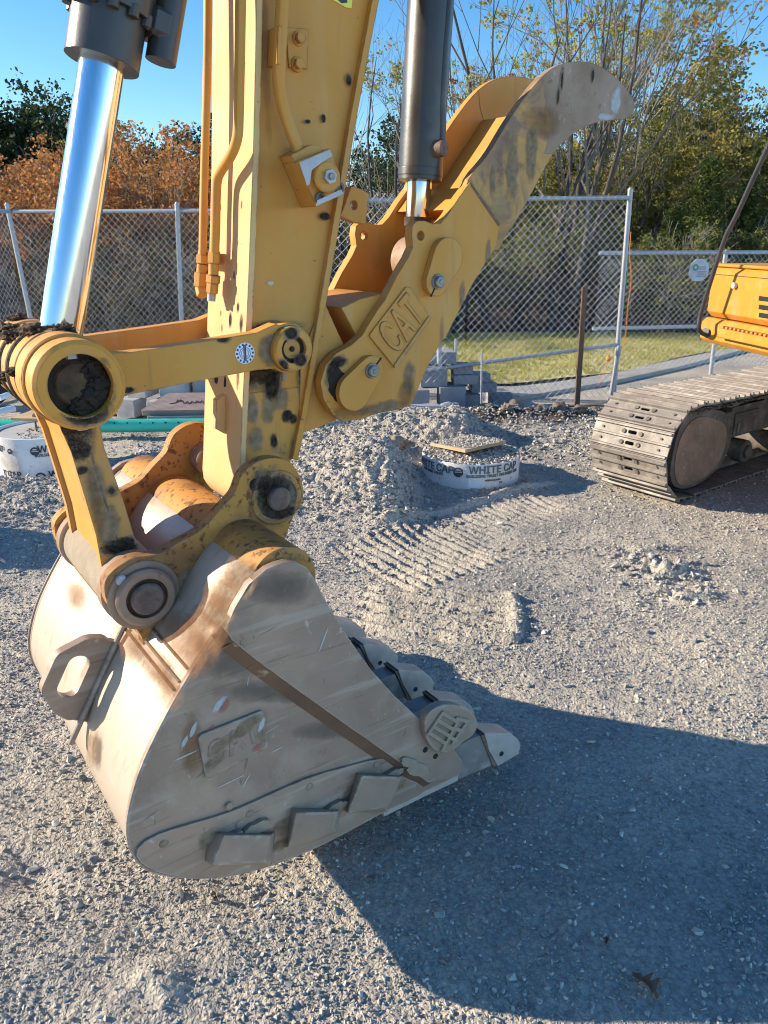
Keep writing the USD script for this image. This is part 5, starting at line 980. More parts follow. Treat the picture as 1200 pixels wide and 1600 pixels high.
tree('cedar', 'dark feathery cedar standing out of the rust trees behind the handrail', 'tree', 'cedar_tree', 1078, 14.4, 3.0, 0.); tree('cedar', 'smaller yellowish cedar left of the taller cedar', 'tree', 'cedar_tree', 1035, 13.9, 2.2, 100.); tree('cedar', 'low cedar behind the yellow machine panel', 'tree', 'cedar_tree', 1140, 15., 2.6, 200.)
for k, (px, Yd, H, kd) in enumerate(((690, 14.6, 1.6, 'under'), (735, 15.4, 2.0, 'olive'), (795, 14.6, 1.5, 'olive'), (850, 15.6, 2.1, 'olive'), (915, 14.8, 1.7, 'under'), (965, 15.4, 2.0, 'olive'), (1015, 14.0, 2.0, 'olive'), (1075, 14.9, 2.1, 'olive'), (1130, 14.1, 2.0, 'olive'), (1185, 14.8, 2.1, 'olive'))):
    tree(kd, f'low olive-brown shrub behind the lawn, {ordn[k]} in its row', 'shrub', 'low_shrub', px, Yd, H, 53. * k, G5)
for k, (px, Yd, H) in enumerate(((-5, 10.8, 1.5), (50, 12.3, 1.7), (105, 10.9, 1.3), (150, 12.6, 1.8), (205, 11., 1.3), (250, 12.5, 1.8), (300, 11.1, 1.5), (560, 14.4, 1.5), (620, 14.8, 1.4))):
    tree('under', f'brown leafy undergrowth behind the wire fence, {ordn[k]}', 'shrub', 'undergrowth_shrub', px, Yd, H, 67. * k, 'undergrowth behind the fence')
# the wood behind that reads as one mass
rw = np.random.default_rng(77); n = 60000; wx = rw.uniform(-24, 24, n); wy = 24. + rw.normal(0, 1.2, n); top = 2.6 + 1.0 * fb(wx, wx * 0, .35, 3, 8) - .9 * np.clip(wx / 10 - .3, 0, 1) * (wx < 12); top = np.maximum(top, 1.4); wz = top * rw.uniform(0, 1, n) ** .8
solo('distant_wood', quads(np.stack([wx, wy, wz], 1), .10, rw, .6), LF['mixed'], 'dim brown wood closing the view behind the trees', 'wood', kind='stuff', smooth=False)

# ------------------------------------------------------------------ wire fences
def wire_mesh(P0, P1, z0, z1, D=.078, r=.0018, spikes=True, seed=0):
    P0, P1 = np.array([*P0, 0.]), np.array([*P1, 0.]); L = np.linalg.norm(P1 - P0); e = (P1 - P0) / L; nrm = np.array([-e[1], e[0], 0]); h = D / 2
    K = int(L / h); Jn = int((z1 - z0) / h); rs = np.random.default_rng(seed); A_, B_ = [], []
    j = np.arange(Jn)
    for k in range(K):
        x = lambda q: k * h + h * ((q + k) % 2)
        sag = .006 * np.sin(k * .35 + seed)
        pa = P0 + e * x(j)[:, None] + np.array([0, 0, 1.]) * (z0 + j * h + sag)[:, None] + nrm * (.0025 * (1 - 2 * ((j + k) % 2)))[:, None]
        pb2 = P0 + e * x(j + 1)[:, None] + np.array([0, 0, 1.]) * (z0 + (j + 1) * h + sag)[:, None] + nrm * (.0025 * (1 - 2 * ((j + 1 + k) % 2)))[:, None]
        A_.append(pa); B_.append(pb2)
        if spikes and (Jn + k) % 2 == 0:
            t = pb2[-1:]; A_.append(t); B_.append(t + e * h * .45 + np.array([0, 0, h * .55])); A_.append(t); B_.append(t - e * h * .35 + np.array([0, 0, h * .6]))
    A_, B_ = np.vstack(A_), np.vstack(B_); return segs(A_, B_, np.full(len(A_), r), np.full(len(A_), r), 3)
def fence(label, P0, P1, z0, z1, rails, posts, tops=None, meshes=None, rail_r=.019, post_r=.025, wr=.0018, D=.078, group=None):
    f = thing('chain_link_fence', label, 'wire fence', (0, 0, 0), 0, group)
    P0, P1 = np.array(P0, float), np.array(P1, float); e = (P1 - P0) / np.linalg.norm(P1 - P0); nr = np.array([-e[1], e[0]])
    for k, (a, b, m0) in enumerate(meshes or ((P0, P1, z0),)): obj(f, 'wire_mesh', wire_mesh(np.array(a) - nr * .03, np.array(b) - nr * .03, m0, z1, D, wr, seed=k), M['wire'], smooth=False, kind='stuff')
    for (a, za, b, zb) in rails: obj(f, 'rail', cyl((*a, za), (*b, zb), rail_r, 14), M['galv'])
    for (b, t) in posts:
        b, t = np.array(b, float), np.array(t, float); p = obj(f, 'post', cyl(b, t, post_r, 16), M['galv'])
        d = (t - b) / np.linalg.norm(t - b); obj(p, 'cap', [cyl(t, t + d * .012, post_r * 1.12, 16), trimesh.creation.icosphere(2, post_r * .8).apply_translation(t + d * .014)], M['galv'])
        for q in (.25, .6, .9): obj(p, 'band', cyl(b + (t - b) * q - d * .008, b + (t - b) * q + d * .008, post_r * 1.15, 16), M['galv'])
    return f
LA, LB = np.array([-4.08, 9.07]), np.array([-.85, 8.33])
def onl(A_, B_, x): t = (x - A_[0]) / (B_[0] - A_[0]); return A_ + (B_ - A_) * t
fence('long chain-link fence across the left, behind the chrome rod', LA, LB, .06, 1.93, [(LA, 1.90, LB, 1.89)], [((-4.01, 9.05, -.1), (-4.14, 9.08, 1.96)), ((-2.27, 8.655, -.1), (-2.16, 8.63, 1.95))])
fence('chain-link fence wing turning towards the viewer at the left edge', (-4.12, 9.04), (-4.40, 6.7), .06, 1.93, [((-4.13, 9.05), 1.90, (-4.40, 6.7), 1.9), ((-4.08, 9.05), .12, (-4.40, 6.7), .12)], [((-4.40, 6.7, -.1), (-4.40, 6.7, 1.95))])
RA, RB = np.array([-.8, 7.18]), np.array([2.41, 8.10])
pm = onl(RA, RB, .80)
fence('leaning chain-link fence panel behind the thumb, its bottom edge hanging free', RA, RB, .3, 1.98, [(RA, 1.93, RB, 2.0), (onl(RA, RB, -.2), .36, RB, .58)], [((2.45, 8.12, -.1), (2.40, 8.10, 2.06)), ((.56, 7.60, -.1), (.50, 7.56, 1.95)), ((-.62, 7.25, -.1), (-.62, 7.25, 1.95)), ((2.39, 8.06, -.1), (2.43, 8.05, .55))], meshes=((RA, pm, .30), (pm, RB, .03)))
FA, FB_ = np.array([2.5, 9.40]), np.array([8.2, 10.45])
fence('lower chain-link fence at the back right, carrying a small pale sign', FA, FB_, .10, 1.47, [(FA, 1.46, FB_, 1.46), (FA, .60, FB_, .60)], [((4.13, 9.73, -.1), (4.10, 9.72, 1.46)), ((6.2, 10.1, -.1), (6.2, 10.1, 1.46))], rail_r=.022, post_r=.026, wr=.0016, D=.075)
# sign on the far fence
sc_ = at_depth(1092, 422, 9.5); SG = thing('fence_sign', 'small pale eight-sided sign with a green mark, wired to the low back fence', 'sign', tuple(sc_), 11.)
obj(SG, 'plate', ext(Polygon(ngon((0, 0), .135, 8, .39)), -.004, .004), M['bare'])
obj(SG, 'emblem', ext(Point(-.05, .03).buffer(.038).difference(Point(-.05, .03).buffer(.018)), -.006, -.0035), mat('green_emblem', (.10, .30, .16), rough=.6, bump=0.))
for k, (w_, z) in enumerate(((.07, .035), (.07, .012), (.1, -.02), (.09, -.045), (.1, -.07))): obj(SG, 'lettering_line', ext(sbox(.05 - w_ * (1 if z > 0 else .8), z - .006, .05 + w_ * .5, z + .006), -.006, -.0035), M['block_dark'])
# stake, rods, string
sb_, st_ = on_ground(902, 634), at_depth(914, 448, 7.83)
stk = bx((.052, .034, 1.), (0, 0, .5), None, .004); v = stk.vertices; v[:, 2] *= (st_[2] + .05); v[:, 0] += v[:, 2] * (st_[0] - sb_[0]) / st_[2]; v += [sb_[0], 7.83, -.05]
solo('wooden_stake', stk, M['wood'], 'dark brown wooden stake driven in beside the leaning fence panel', 'stake')
rb_ = on_ground(752, 652); solo('steel_rod', cyl((rb_[0], rb_[1], -.1), (rb_[0] - .01, rb_[1] + .1, .62), .009, 10), M['galv'], 'thin bare steel rod standing at the right end of the dark block stack', 'rod')
rb_ = on_ground(711, 575); solo('steel_rod', cyl((rb_[0], rb_[1], -.05), (rb_[0], rb_[1], .38), .02, 10), M['galv'], 'short galvanised post on the lawn behind the dark block stack', 'post')
so = thing('orange_string', 'orange string tied to the tall fence post and trailing onto the grass', 'string')
pts = [(986, 362), (984, 400), (986, 440), (981, 480), (978, 520), (974, 545)]; obj(so, 'cord', tube([at_depth(*p, 8.16) for p in pts], .0035, 6, 5), M['orange'])
pts = [(951, 560), (944, 580), (938, 596), (931, 608)]; obj(so, 'cord', tube([at_depth(*p, 8.8 + .0 * k) for k, p in enumerate(pts)], .0035, 6, 5), M['orange']); obj(so, 'knot', blob(at_depth(951, 560, 8.8), (.03, .02, .035), 3, .4), M['orange'])

# ------------------------------------------------------------------ second excavator at the right
B_ = Frame(TRK_O, T2)
E2 = thing('excavator', 'second yellow excavator cut off by the right edge, its dusty steel track towards the viewer', 'excavator', B_.o, B_.deg)
TR = sub(E2, 'track', 'dusty crawler track of three-ribbed steel shoes')
R_I, SCX, TWID, LEN = .325, .115, .58, 3.1
def shoe_mesh():
    prof = [(-.092, .004), (.086, 0), (.086, .011), (.080, .012), (.078, .034), (.066, .034), (.062, .012), (.008, .012), (.006, .030), (-.006, .030), (-.008, .012), (-.066, .012), (-.070, .034), (-.082, .034), (-.084, .013), (-.092, .012)]
    P = Polygon(prof); m = ext(P, 0, TWID)
    import manifold3d as m3
    mm = m3.Manifold(m3.Mesh(np.asarray(m.vertices, np.float32), np.asarray(m.faces, np.uint32)))
    def slot(y0, y1, x0, r): return m3.Manifold.hull(m3.Manifold.cylinder(.1, r, r, 10, True).translate((x0, y0, .01)) + m3.Manifold.cylinder(.1, r, r, 10, True).translate((x0, y1, .01)))
    mm = mm - slot(TWID * .45, TWID * .53, .035, .011) - slot(TWID * .45, TWID * .53, -.037, .011)
    return trimesh.Trimesh(*[np.array(a) for a in (mm.to_mesh().vert_properties[:, :3], mm.to_mesh().tri_verts)])
# the path of the track in (along, up); shoes face outwards
r_o = R_I
path = [(SCX + LEN, 0.003)] 
pts = [(SCX + LEN - d, .004) for d in np.arange(0, LEN + 1e-6, .05)]
pts += [(SCX - r_o * math.sin(a), .329 - r_o * math.cos(a)) for a in np.linspace(.12, math.pi, 26)]
pts += [(SCX + d, .654 - .02 * math.sin(math.pi * d / LEN)) for d in np.arange(.05, LEN, .05)]
pp = np.array(pts); cum = np.r_[0, np.cumsum(np.linalg.norm(np.diff(pp, axis=0), axis=1))]
PITCH_T = .190; base_shoe = shoe_mesh(); bolt_ = cat_([yc(0, 0, 0, .004, .011, 10)])
first = None
for k in range(int(cum[-1] / PITCH_T)):
    d = (k + .5) * PITCH_T; c = np.array([np.interp(d, cum, pp[:, 0]), np.interp(d, cum, pp[:, 1])]); c2 = np.array([np.interp(d + .02, cum, pp[:, 0]), np.interp(d + .02, cum, pp[:, 1])]); c1 = np.array([np.interp(d - .02, cum, pp[:, 0]), np.interp(d - .02, cum, pp[:, 1])])
    t = (c2 - c1) / np.linalg.norm(c2 - c1); nrm = np.array([-t[1], t[0]])           # travelling back along the ground then up the front: outward is to the left of travel, turned
    if (c - np.array([SCX + LEN / 2, .33])) @ nrm < 0 and not (c[0] < SCX): nrm = -nrm
    if c[0] < SCX and (c - np.array([SCX, .329])) @ nrm < 0: nrm = -nrm
    c = c - nrm * .030
    T = np.eye(4); ax = np.array([nrm[1], -nrm[0]])
    T[:3, 0] = [ax[0], 0, ax[1]]; T[:3, 1] = [0, 1, 0]; T[:3, 2] = [nrm[0], 0, nrm[1]]; T[:3, 3] = [c[0], 0, c[1]]
    m = base_shoe.copy(); m.apply_transform(T); bo = []
    for (x_, y_) in ((.035, TWID * .38), (.035, TWID * .60), (-.037, TWID * .38), (-.037, TWID * .60), (-.037, TWID * .12), (-.037, TWID * .88), (.035, TWID * .12), (.035, TWID * .88)):
        b = tc.cylinder(.015 if .3 < y_ / TWID < .7 else .008, .012, sections=8); b.apply_translation((x_, y_, .0145)); b.apply_transform(T); bo.append(b)
    S_ = obj(TR, 'track_shoe', m, M['track'], smooth=25)
    # bolts ride with the shoe
    mb = obj(TR, 'shoe_bolts', bo, M['track_frame'], kind='stuff')
# chain, idler, frame
ch = LineString([tuple(p) for p in pp]).buffer(.001)
inner_loop = Polygon([tuple(p) for p in pp] ).buffer(-.034)
obj(TR, 'track_chain', [ext(inner_loop.difference(inner_loop.buffer(-.075)), TWID * .36, TWID * .46), ext(inner_loop.difference(inner_loop.buffer(-.075)), TWID * .54, TWID * .64)], M['track_frame'])
obj(E2, 'idler', [yc(SCX + .02, .329, .21, .37, .235, 36, .02)], M['track_frame'])
guard = Polygon(smooth_poly([(-.01, .19), (.0, .40), (.05, .52), (.14, .575), (.30, .575), (.50, .54), (.66, .46), (.70, .36), (.66, .20), (.50, .09), (.33, .05), (.14, .06), (.04, .11)], 3))
gd = obj(E2, 'idler_guard', ext(guard, .075, .50), M['track_frame'], label='rounded dusty cover over the front idler')
gf = Polygon(smooth_poly([(.03, .20), (.03, .38), (.10, .49), (.2, .53), (.34, .52), (.50, .47), (.60, .40), (.60, .22), (.47, .11), (.30, .075), (.12, .09)], 3)); obj(gd, 'face_plate', ext(gf, .068, .08), M['hook_tip'])
obj(E2, 'track_frame', [bx((2.4, .34, .22), (1.9, .29, .40), None, .02), bx((2.4, .38, .03), (1.9, .29, .515))], M['track_frame'])
obj(E2, 'frame_panel', bx((.32, .012, .15), (.94, .112, .40), None, .003), M['track_frame']); obj(E2, 'frame_tag', bx((.03, .006, .07), (.83, .103, .37)), M['track'])
for k in range(5): obj(E2, 'roller', [yc(.62 + .42 * k, .155, .12, .46, .085, 24, .01), yc(.62 + .42 * k, .155, .10, .12, .05, 20, .005)], M['track_frame'])
obj(E2, 'packed_soil', cat_([blob((.28 + .2 * k, .10 + .02 * (k % 2), .575 - .004 * k), (.16, .05, .022), 50 + k, .6, 3, 4.) for k in range(8)][:1]), M['soil_pack'])
for k in range(1, 8): obj(E2, 'packed_soil', blob((.28 + .2 * k, .10 + .02 * (k % 2), .572), (.15, .05, .022), 50 + k, .6, 3, 4.), M['soil_pack'])
obj(E2, 'track', ext(Polygon([tuple(p) for p in pp]).buffer(-.005), -2.2, -2.2 + TWID), M['track'], label='other track, out of the picture')
obj(E2, 'undercarriage', bx((1.2, 1.5, .3), (2.1, -.8, .55), None, .03), M['track_frame'])
obj(E2, 'swing_ring', cyl((2.1, -.8, .68), (2.1, -.8, .86), .45, 40), M['track_frame'])
# slewed upper body: its panel faces left, its far end is what we see first
qa = np.array([2.25, 5.42]); qd = np.array([.155, -.988]); qd /= np.linalg.norm(qd); qn = np.array([-qd[1] * -1, qd[0] * -1]); qn = np.array([qd[1], -qd[0]])   # qn points left, out of the panel
if qn[0] > 0: qn = -qn
def body(s_, o, z): P = np.r_[qa + qd * s_ + qn * o, z]; return B_.loc(P)
def bodybox(s0, s1, o0, o1, z0, z1, bev=.02):
    c = body((s0 + s1) / 2, (o0 + o1) / 2, (z0 + z1) / 2); ang = math.atan2(qd[1], qd[0]) - math.radians(B_.deg)
    return bx((abs(s1 - s0), abs(o1 - o0), abs(z1 - z0)), c, tt.rotation_matrix(ang, [0, 0, 1]), bev)
def hpx(px, off=0.):
    """point on the panel plane under a picture point, in the body's (along, up)"""
    d = ray(*px); n3 = np.array([*qn, 0.]); p0 = np.array([*(qa + qn * off), 0.]); t = ((p0 - EYE) @ n3) / (d @ n3); P = EYE + d * t; return (P[:2] - qa) @ qd, P[2]
zt = hpx((1150, 419))[1]; zs = hpx((1150, 503))[1]; zb = hpx((1130, 541))[1]
s0 = hpx((1103, 470))[0]
HB = obj(E2, 'engine_housing', bodybox(s0, s0 + 1.9, -1.7, 0, zs + .004, zt, .035), M['yellow2'], label='bright yellow side housing with louvre slots')
obj(HB, 'top_tread', bodybox(s0 + .02, s0 + 1.88, -1.6, -.01, zt + .001, zt + .022, .006), M['yellow2'])
SK = obj(E2, 'lower_skirt', bodybox(s0 - .01, s0 + 1.9, -1.7, .02, zb, zs - .004, .03), M['yellow2'])
su, sz = hpx((1128, 533), .03); su2, sz2 = hpx((1130, 510), .03)
ST2 = obj(SK, 'step_plate', bodybox(su, su + 1.5, .02, .075, zs - .105, zs - .045, .004), M['yellow2'])
for k in range(16): obj(SK, 'step_tooth', bodybox(su + .02 + .045 * k, su + .045 + .045 * k, .03, .065, zs - .046, zs - .030, .003), M['yellow2'])
for (px, py) in ((1195, 466), (1195, 479.5), (1195, 492)):
    a_, b_ = hpx((1186, py + 0)), hpx((1200, py + .5)); obj(HB, 'louvre_slot', bodybox(a_[0], a_[0] + .22, -.002, .0025, a_[1] - .014, a_[1] + .014, .0012), M['hole'])
a_ = hpx((1150, 446)); c = body(a_[0], .0, a_[1]); n_l = B_.loc(np.r_[B_.o[:2] + qn, 0.]); obj(HB, 'latch', cyl(c, c + n_l * .022, .020, 18), M['bare'])
for p_ in ((1117, 430), ): pass
obj(HB, 'panel_seam', bodybox(s0 + .05, s0 + 1.8, -.001, .0012, zt - .05, zt - .046, .0004), M['hole'])
rail_px = [(1092, 512), (1093, 500), (1098, 480), (1112, 435), (1125, 395), (1135, 367), (1140, 357), (1150, 338), (1175, 283), (1200, 229), (1235, 150), (1262, 90)]
rp = [B_.loc(np.r_[0, 0, 0] + (lambda d: EYE + d * (((np.array([*(qa + qn * .13), 0.]) - EYE) @ np.array([*qn, 0.])) / (d @ np.array([*qn, 0.]))))(ray(*p))) for p in rail_px]
f0 = body(hpx((1103, 523), .02)[0], .0, hpx((1103, 523), .02)[1])
obj(E2, 'handrail', tube(dense([f0, f0 + (rp[0] - f0) * .6 + np.array([0, 0, -.02])] + rp, 5), .0145, 14), M['rail'])
obj(E2, 'rail_socket', cyl(f0, f0 + (rp[0] - f0) * .4, .028, 16), M['rail'])
# the rest of the upper body stands beyond the right edge
obj(E2, 'counterweight', bodybox(s0 + .1, s0 + 1.9, -2.3, -1.72, zb, zt + .15, .08), M['yellow2'])

# ------------------------------------------------------------------ wrapped round forms, pipe, blocks
def wrapped(name, label, c, r, z0, z1, texts, seed):
    t = thing(name, label, 'round form', (c[0], c[1], 0), 0)
    prof = np.array([[0, z0], [r, z0], [r, z1], [r - .012, z1 + .002], [r - .02, z1 - .02], [0, z1 - .02]])
    m = tc.revolve(prof, sections=72); v = m.vertices; a = np.arctan2(v[:, 1], v[:, 0]); wob = 1 + .012 * (meshkit.fbm(np.stack([np.cos(a) * 3, np.sin(a) * 3, v[:, 2] * 6], 1), 3, seed) - .5); v[:, :2] *= wob[:, None]; m.vertices = v
    obj(t, 'wrapped_side', m, M['wrap'])
    for (txt, ang, z, h, mt) in texts:
        tm = meshkit.text_mesh(txt, h, .003, bold=True); v = tm.vertices.copy(); w_ = tm.bounds[1][0]; th = math.radians(ang) + (v[:, 0] - w_ / 2) / r; rad = r * 1.006 + .001 + v[:, 2]
        tm.vertices = np.stack([rad * np.sin(th), -rad * np.cos(th), z + v[:, 1]], 1); obj(t, 'printed_words', tm, M[mt], smooth=False)
    return t, r
def badge(t, r, ang, z, R):
    a = np.linspace(0, 2 * math.pi, 30, endpoint=False); q = Point(0, 0).buffer(R).difference(sbox(-R * .8, -R * .12, R * .8, R * .12)).difference(Point(0, 0).buffer(R * .8).intersection(sbox(-R, .12 * R, R, R)).buffer(-.004))
    m = cat_([tc.extrude_polygon(g, .003, engine='earcut') for g in getattr(q, 'geoms', [q])]); v = m.vertices; th = math.radians(ang) + v[:, 0] / r; rad = r * 1.006 + .001 + v[:, 2]; m.vertices = np.stack([rad * np.sin(th), -rad * np.cos(th), z + v[:, 1]], 1); obj(t, 'printed_badge', m, M['ink'], smooth=False)
CR = (.62, 5.30); RT = .345; ZT = .20
t, r = wrapped('wrapped_form', 'low round form in white printed wrap between the gravel heap and the second excavator', CR, RT, -.1, ZT, [('WHITE CAP', 24, .140, .050, 'ink_pale'), ('BUILDING TRUST ON EVERY JOB', 24, .112, .019, 'ink_pale'), ('WHITE CAP', -58, .132, .050, 'ink_pale'), ('BUILDING TRUST', -56, .106, .018, 'ink_pale'), ('whitecap.com', 20, .085, .013, 'ink_pale'), ('LB', 30, .06, .014, 'ink_red')], 3)
badge(t, r, -20, .145, .034)
obj(t, 'red_mark', [], None) if False else None
rk = np.random.default_rng(41)
def heap_top(name_, label, c, r, z, n, s, seed, lift=.05, parent=None):
    q = np.random.default_rng(seed); rr_ = r * np.sqrt(q.uniform(0, 1, n)); a = q.uniform(0, 2 * math.pi, n); zz_ = z + lift * (1 - (rr_ / r) ** 2) + q.uniform(-.004, .01, n)
    sz_ = q.uniform(s * .5, s * 1.2, n)
    return instancer(name_, protos, np.column_stack([c[0] + rr_ * np.cos(a), c[1] + rr_ * np.sin(a), zz_]), quats(n, q, 1.), sz_[:, None] * q.uniform(.8, 1.25, (n, 3)), q.integers(0, 6, n), label, 'gravel')
fill = tc.revolve(np.array([[0, -.05], [RT - .022, -.05], [RT - .022, ZT - .004], [RT * .6, ZT + .018], [0, ZT + .026]]), sections=48); obj(t, 'gravel_fill', fill, gm)
heap_top('gravel', 'stones lying on top of the low white form at the right', CR, RT * .99, ZT - .004, 1500, .016, 5, .03)
PB = thing('plywood_board', 'square plywood board strewn with stones on the low white form', 'plywood', (CR[0] - .02, CR[1] + .02, ZT + .055), 38.)
pbm = bx((.40, .36, .02), (0, 0, 0), rot(-4, [1, 0, 0]), .001); obj(PB, 'sheet', pbm, M['ply'])
obj(PB, 'dusty_face', bx((.396, .356, .002), (0, .0, .0115), rot(-4, [1, 0, 0])), M['ply_dusty'])
q = np.random.default_rng(9); n = 420; px_, py_ = q.uniform(-.19, .19, n), q.uniform(-.17, .17, n); ca, sa = math.cos(math.radians(38)), math.sin(math.radians(38)); sz_ = q.uniform(.005, .014, n)
instancer('gravel', protos, np.column_stack([CR[0] - .02 + px_ * ca - py_ * sa, CR[1] + .02 + px_ * sa + py_ * ca, ZT + .055 + .014 - py_ * .07 + sz_ * .3]), quats(n, q, 1.), np.repeat(sz_[:, None], 3, 1) * q.uniform(.8, 1.2, (n, 3)), q.integers(0, 6, n), 'stones lying on the square plywood board', 'gravel')
CL, RL, ZL = (-2.52, 5.55), .345, .31
t, r = wrapped('wrapped_form', 'taller round form in white printed wrap at the left edge behind the links', CL, RL, -.1, ZL, [('WHITE CAP', 46, .215, .048, 'ink'), ('BUILDING TRUST ON EVERY JOB', 46, .185, .019, 'ink'), ('TRUST', 38, .135, .012, 'ink_red'), ('T CAP', -22, .035, .042, 'ink'), ('WHITE CAP', 52, .03, .045, 'ink'), ('CAP', -38, .215, .042, 'ink')], 6)
badge(t, r, 12, .225, .030); badge(t, r, 14, .035, .034); badge(t, r, -18, .222, .02)
obj(t, 'gravel_fill', tc.revolve(np.array([[0, -.05], [RL - .022, -.05], [RL - .022, ZL - .015], [0, ZL - .012]]), sections=48), M['block'])
heap_top('gravel', 'stones along the rim of the taller white form at the left', (CL[0] + .08, CL[1] - .08), RL - .12, ZL - .012, 160, .011, 6, .0)
pc = at_depth(52, 652, 5.7); P2_ = thing('plywood_board', 'small pale board with bolts through it on the left white form', 'plywood', (CL[0] + .0, CL[1] + .05, ZL + .085), -8.)
obj(P2_, 'sheet', bx((.34, .30, .02), (0, 0, 0), None, .001), M['ply'])
for (x_, y_) in ((-.02, -.09), (.02, .06)): obj(P2_, 'threaded_rod', cyl((x_, y_, -.10), (x_, y_, .035), .007, 10), M['pin']); obj(P2_, 'nut', cyl((x_, y_, .010), (x_, y_, .026), .017, 6), M['bolt'])
# drain pipe
p0, p1 = np.array([-3.9, 6.40, .115]), np.array([-1.25, 6.55, .10]); DP = thing('drain_pipe', 'teal plastic drain pipe with a row of holes lying behind the links', 'pipe')
obj(DP, 'pipe', cyl(p0, p1, .057, 36), M['pipe'], smooth=60)
dpd = (p1 - p0) / np.linalg.norm(p1 - p0); on_ = np.cross(dpd, [0, 0, 1]); on_ = on_ / np.linalg.norm(on_); on_ = on_ if on_[1] < 0 else -on_; hd = on_ * math.cos(.62) + np.array([0, 0, 1]) * math.sin(.62)
for k in range(24): c = p0 + dpd * (.08 + .108 * k) + hd * .0555; obj(DP, 'hole', cyl(c, c + hd * .0022, .0075, 12), M['hole'])
# white plastic odds and ends at the far left edge
pw = on_ground(22, 600); solo('plastic_pipe', cyl((-3.62, 7.05, .10), (-3.50, 7.18, .11), .030, 20), M['white'], 'short white plastic pipe end lying by the left edge', 'pipe'); solo('plastic_pipe', cyl((-3.72, 7.35, .17), (-3.66, 7.5, .19), .028, 20), M['white'], 'second white pipe end above the first at the left edge', 'pipe')
TRL = thing('trailer', 'corner of a dark-wheeled trailer with a red lamp at the left edge', 'trailer', (-4.05, 7.75, 0), 20.)
obj(TRL, 'wheel', [yc(0, .26, -.09, .09, .26, 32, .03)], M['tyre']); obj(TRL, 'mudguard', ext(Polygon([(x, z) for x, z in [(.36 * math.cos(a), .28 + .36 * math.sin(a)) for a in np.linspace(.1, 3.0, 14)]] + [(x, z) for x, z in [(.345 * math.cos(a), .28 + .345 * math.sin(a)) for a in np.linspace(3.0, .1, 14)]]), -.12, .12), M['white']); obj(TRL, 'lamp', bx((.05, .12, .09), (.34, -.06, .40), None, .008), M['red'])
# concrete blocks: a split face to the front, pieces knocked off the edges
def block_mesh(w, h, d, seed, cap=False):
    q = np.random.default_rng(seed); sh = Polygon([(-w / 2, 0), (w / 2, 0), (w / 2 * .86, d), (-w / 2 * .86, d)]).buffer(-.008).buffer(.008)
    m = tc.extrude_polygon(sh, h, engine='earcut'); m = m.subdivide().subdivide(); v = m.vertices; fr_ = v[:, 1] < .012
    nz = meshkit.fbm(v * 14 + seed, 3, seed) - .5; v[:, 1] += np.where(fr_, .018 * nz, .004 * nz); v[:, 0] += .005 * nz; m.vertices = v; return m
def block(px, z, w, h, d, Yd, yaw, mt, label, seed, group):
    c = at_depth(px, 600, Yd); m = block_mesh(w, h, d, seed); m.apply_transform(rot(yaw, [0, 0, 1])); m.apply_translation((c[0], Yd, z)); return solo('concrete_block', m, M[mt], label, 'concrete block', group, smooth=20)
GL, GRR = 'pale blocks stacked behind the teal pipe', 'dark blocks stacked behind the thumb'
for k, a in enumerate(((163, .02, .20, .17, .26, 7.35, -14, 'half hidden pale block at the left end of the stack behind the teal pipe'), (191, .03, .20, .165, .24, 7.15, -16, 'pale block on the ground, left of the open gap behind the teal pipe'), (239, .02, .19, .175, .24, 7.05, -16, 'pale block on the ground beside the pink-brown paver'),
                       (211, .198, .21, .17, .26, 7.25, -16, 'upper pale block bridging the two ground blocks behind the teal pipe'), (268, .205, .25, .19, .28, 7.25, -6, 'upper pale block under the fence fringe, behind the pink-brown paver'), (176, .20, .2, .12, .26, 7.5, -14, 'pale block mostly hidden behind the yellow idler link'), (312, .20, .13, .17, .2, 7.4, 10, 'pale block leaning against the arm at the right end of the stack'), (292, .03, .2, .17, .2, 7.6, 0, 'shaded block behind the pink-brown paver'))):
    block(a[0], a[1], a[2], a[3], a[4], a[5], a[6], 'block', a[7], 300 + k, GL)
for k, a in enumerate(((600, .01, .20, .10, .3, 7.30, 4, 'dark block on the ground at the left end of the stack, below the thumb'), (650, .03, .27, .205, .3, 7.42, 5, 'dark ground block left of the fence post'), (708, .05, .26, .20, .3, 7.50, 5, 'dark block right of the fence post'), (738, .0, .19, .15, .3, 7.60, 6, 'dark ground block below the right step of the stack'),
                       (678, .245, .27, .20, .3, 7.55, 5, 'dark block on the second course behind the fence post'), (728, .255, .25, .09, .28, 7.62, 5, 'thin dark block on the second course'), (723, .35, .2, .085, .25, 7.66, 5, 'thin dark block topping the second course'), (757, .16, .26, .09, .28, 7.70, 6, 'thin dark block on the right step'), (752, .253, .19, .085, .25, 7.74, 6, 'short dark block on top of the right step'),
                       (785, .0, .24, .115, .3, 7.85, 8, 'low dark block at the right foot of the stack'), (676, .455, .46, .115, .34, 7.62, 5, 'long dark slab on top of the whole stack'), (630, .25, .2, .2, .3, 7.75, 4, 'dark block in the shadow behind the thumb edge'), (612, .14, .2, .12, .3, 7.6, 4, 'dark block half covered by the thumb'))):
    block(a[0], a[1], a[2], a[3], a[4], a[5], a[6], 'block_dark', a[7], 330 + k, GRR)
c = at_depth(664, 655, 7.2); lm = bx((.34, .26, .14), (0, 0, 0), None, .02); lm = lm.subdivide().subdivide(); v = lm.vertices; lm.vertices = v + .03 * (meshkit.fbm(v * 9, 3, 4) - .5)[:, None] * np.array([1, 1, 1.]); lm.apply_transform(rot(16, [0, 0, 1])); lm.apply_translation((c[0], 7.16, .07)); solo('concrete_lump', lm, M['block_blue'], 'pale bluish concrete lump in front of the dark block stack', 'concrete lump')
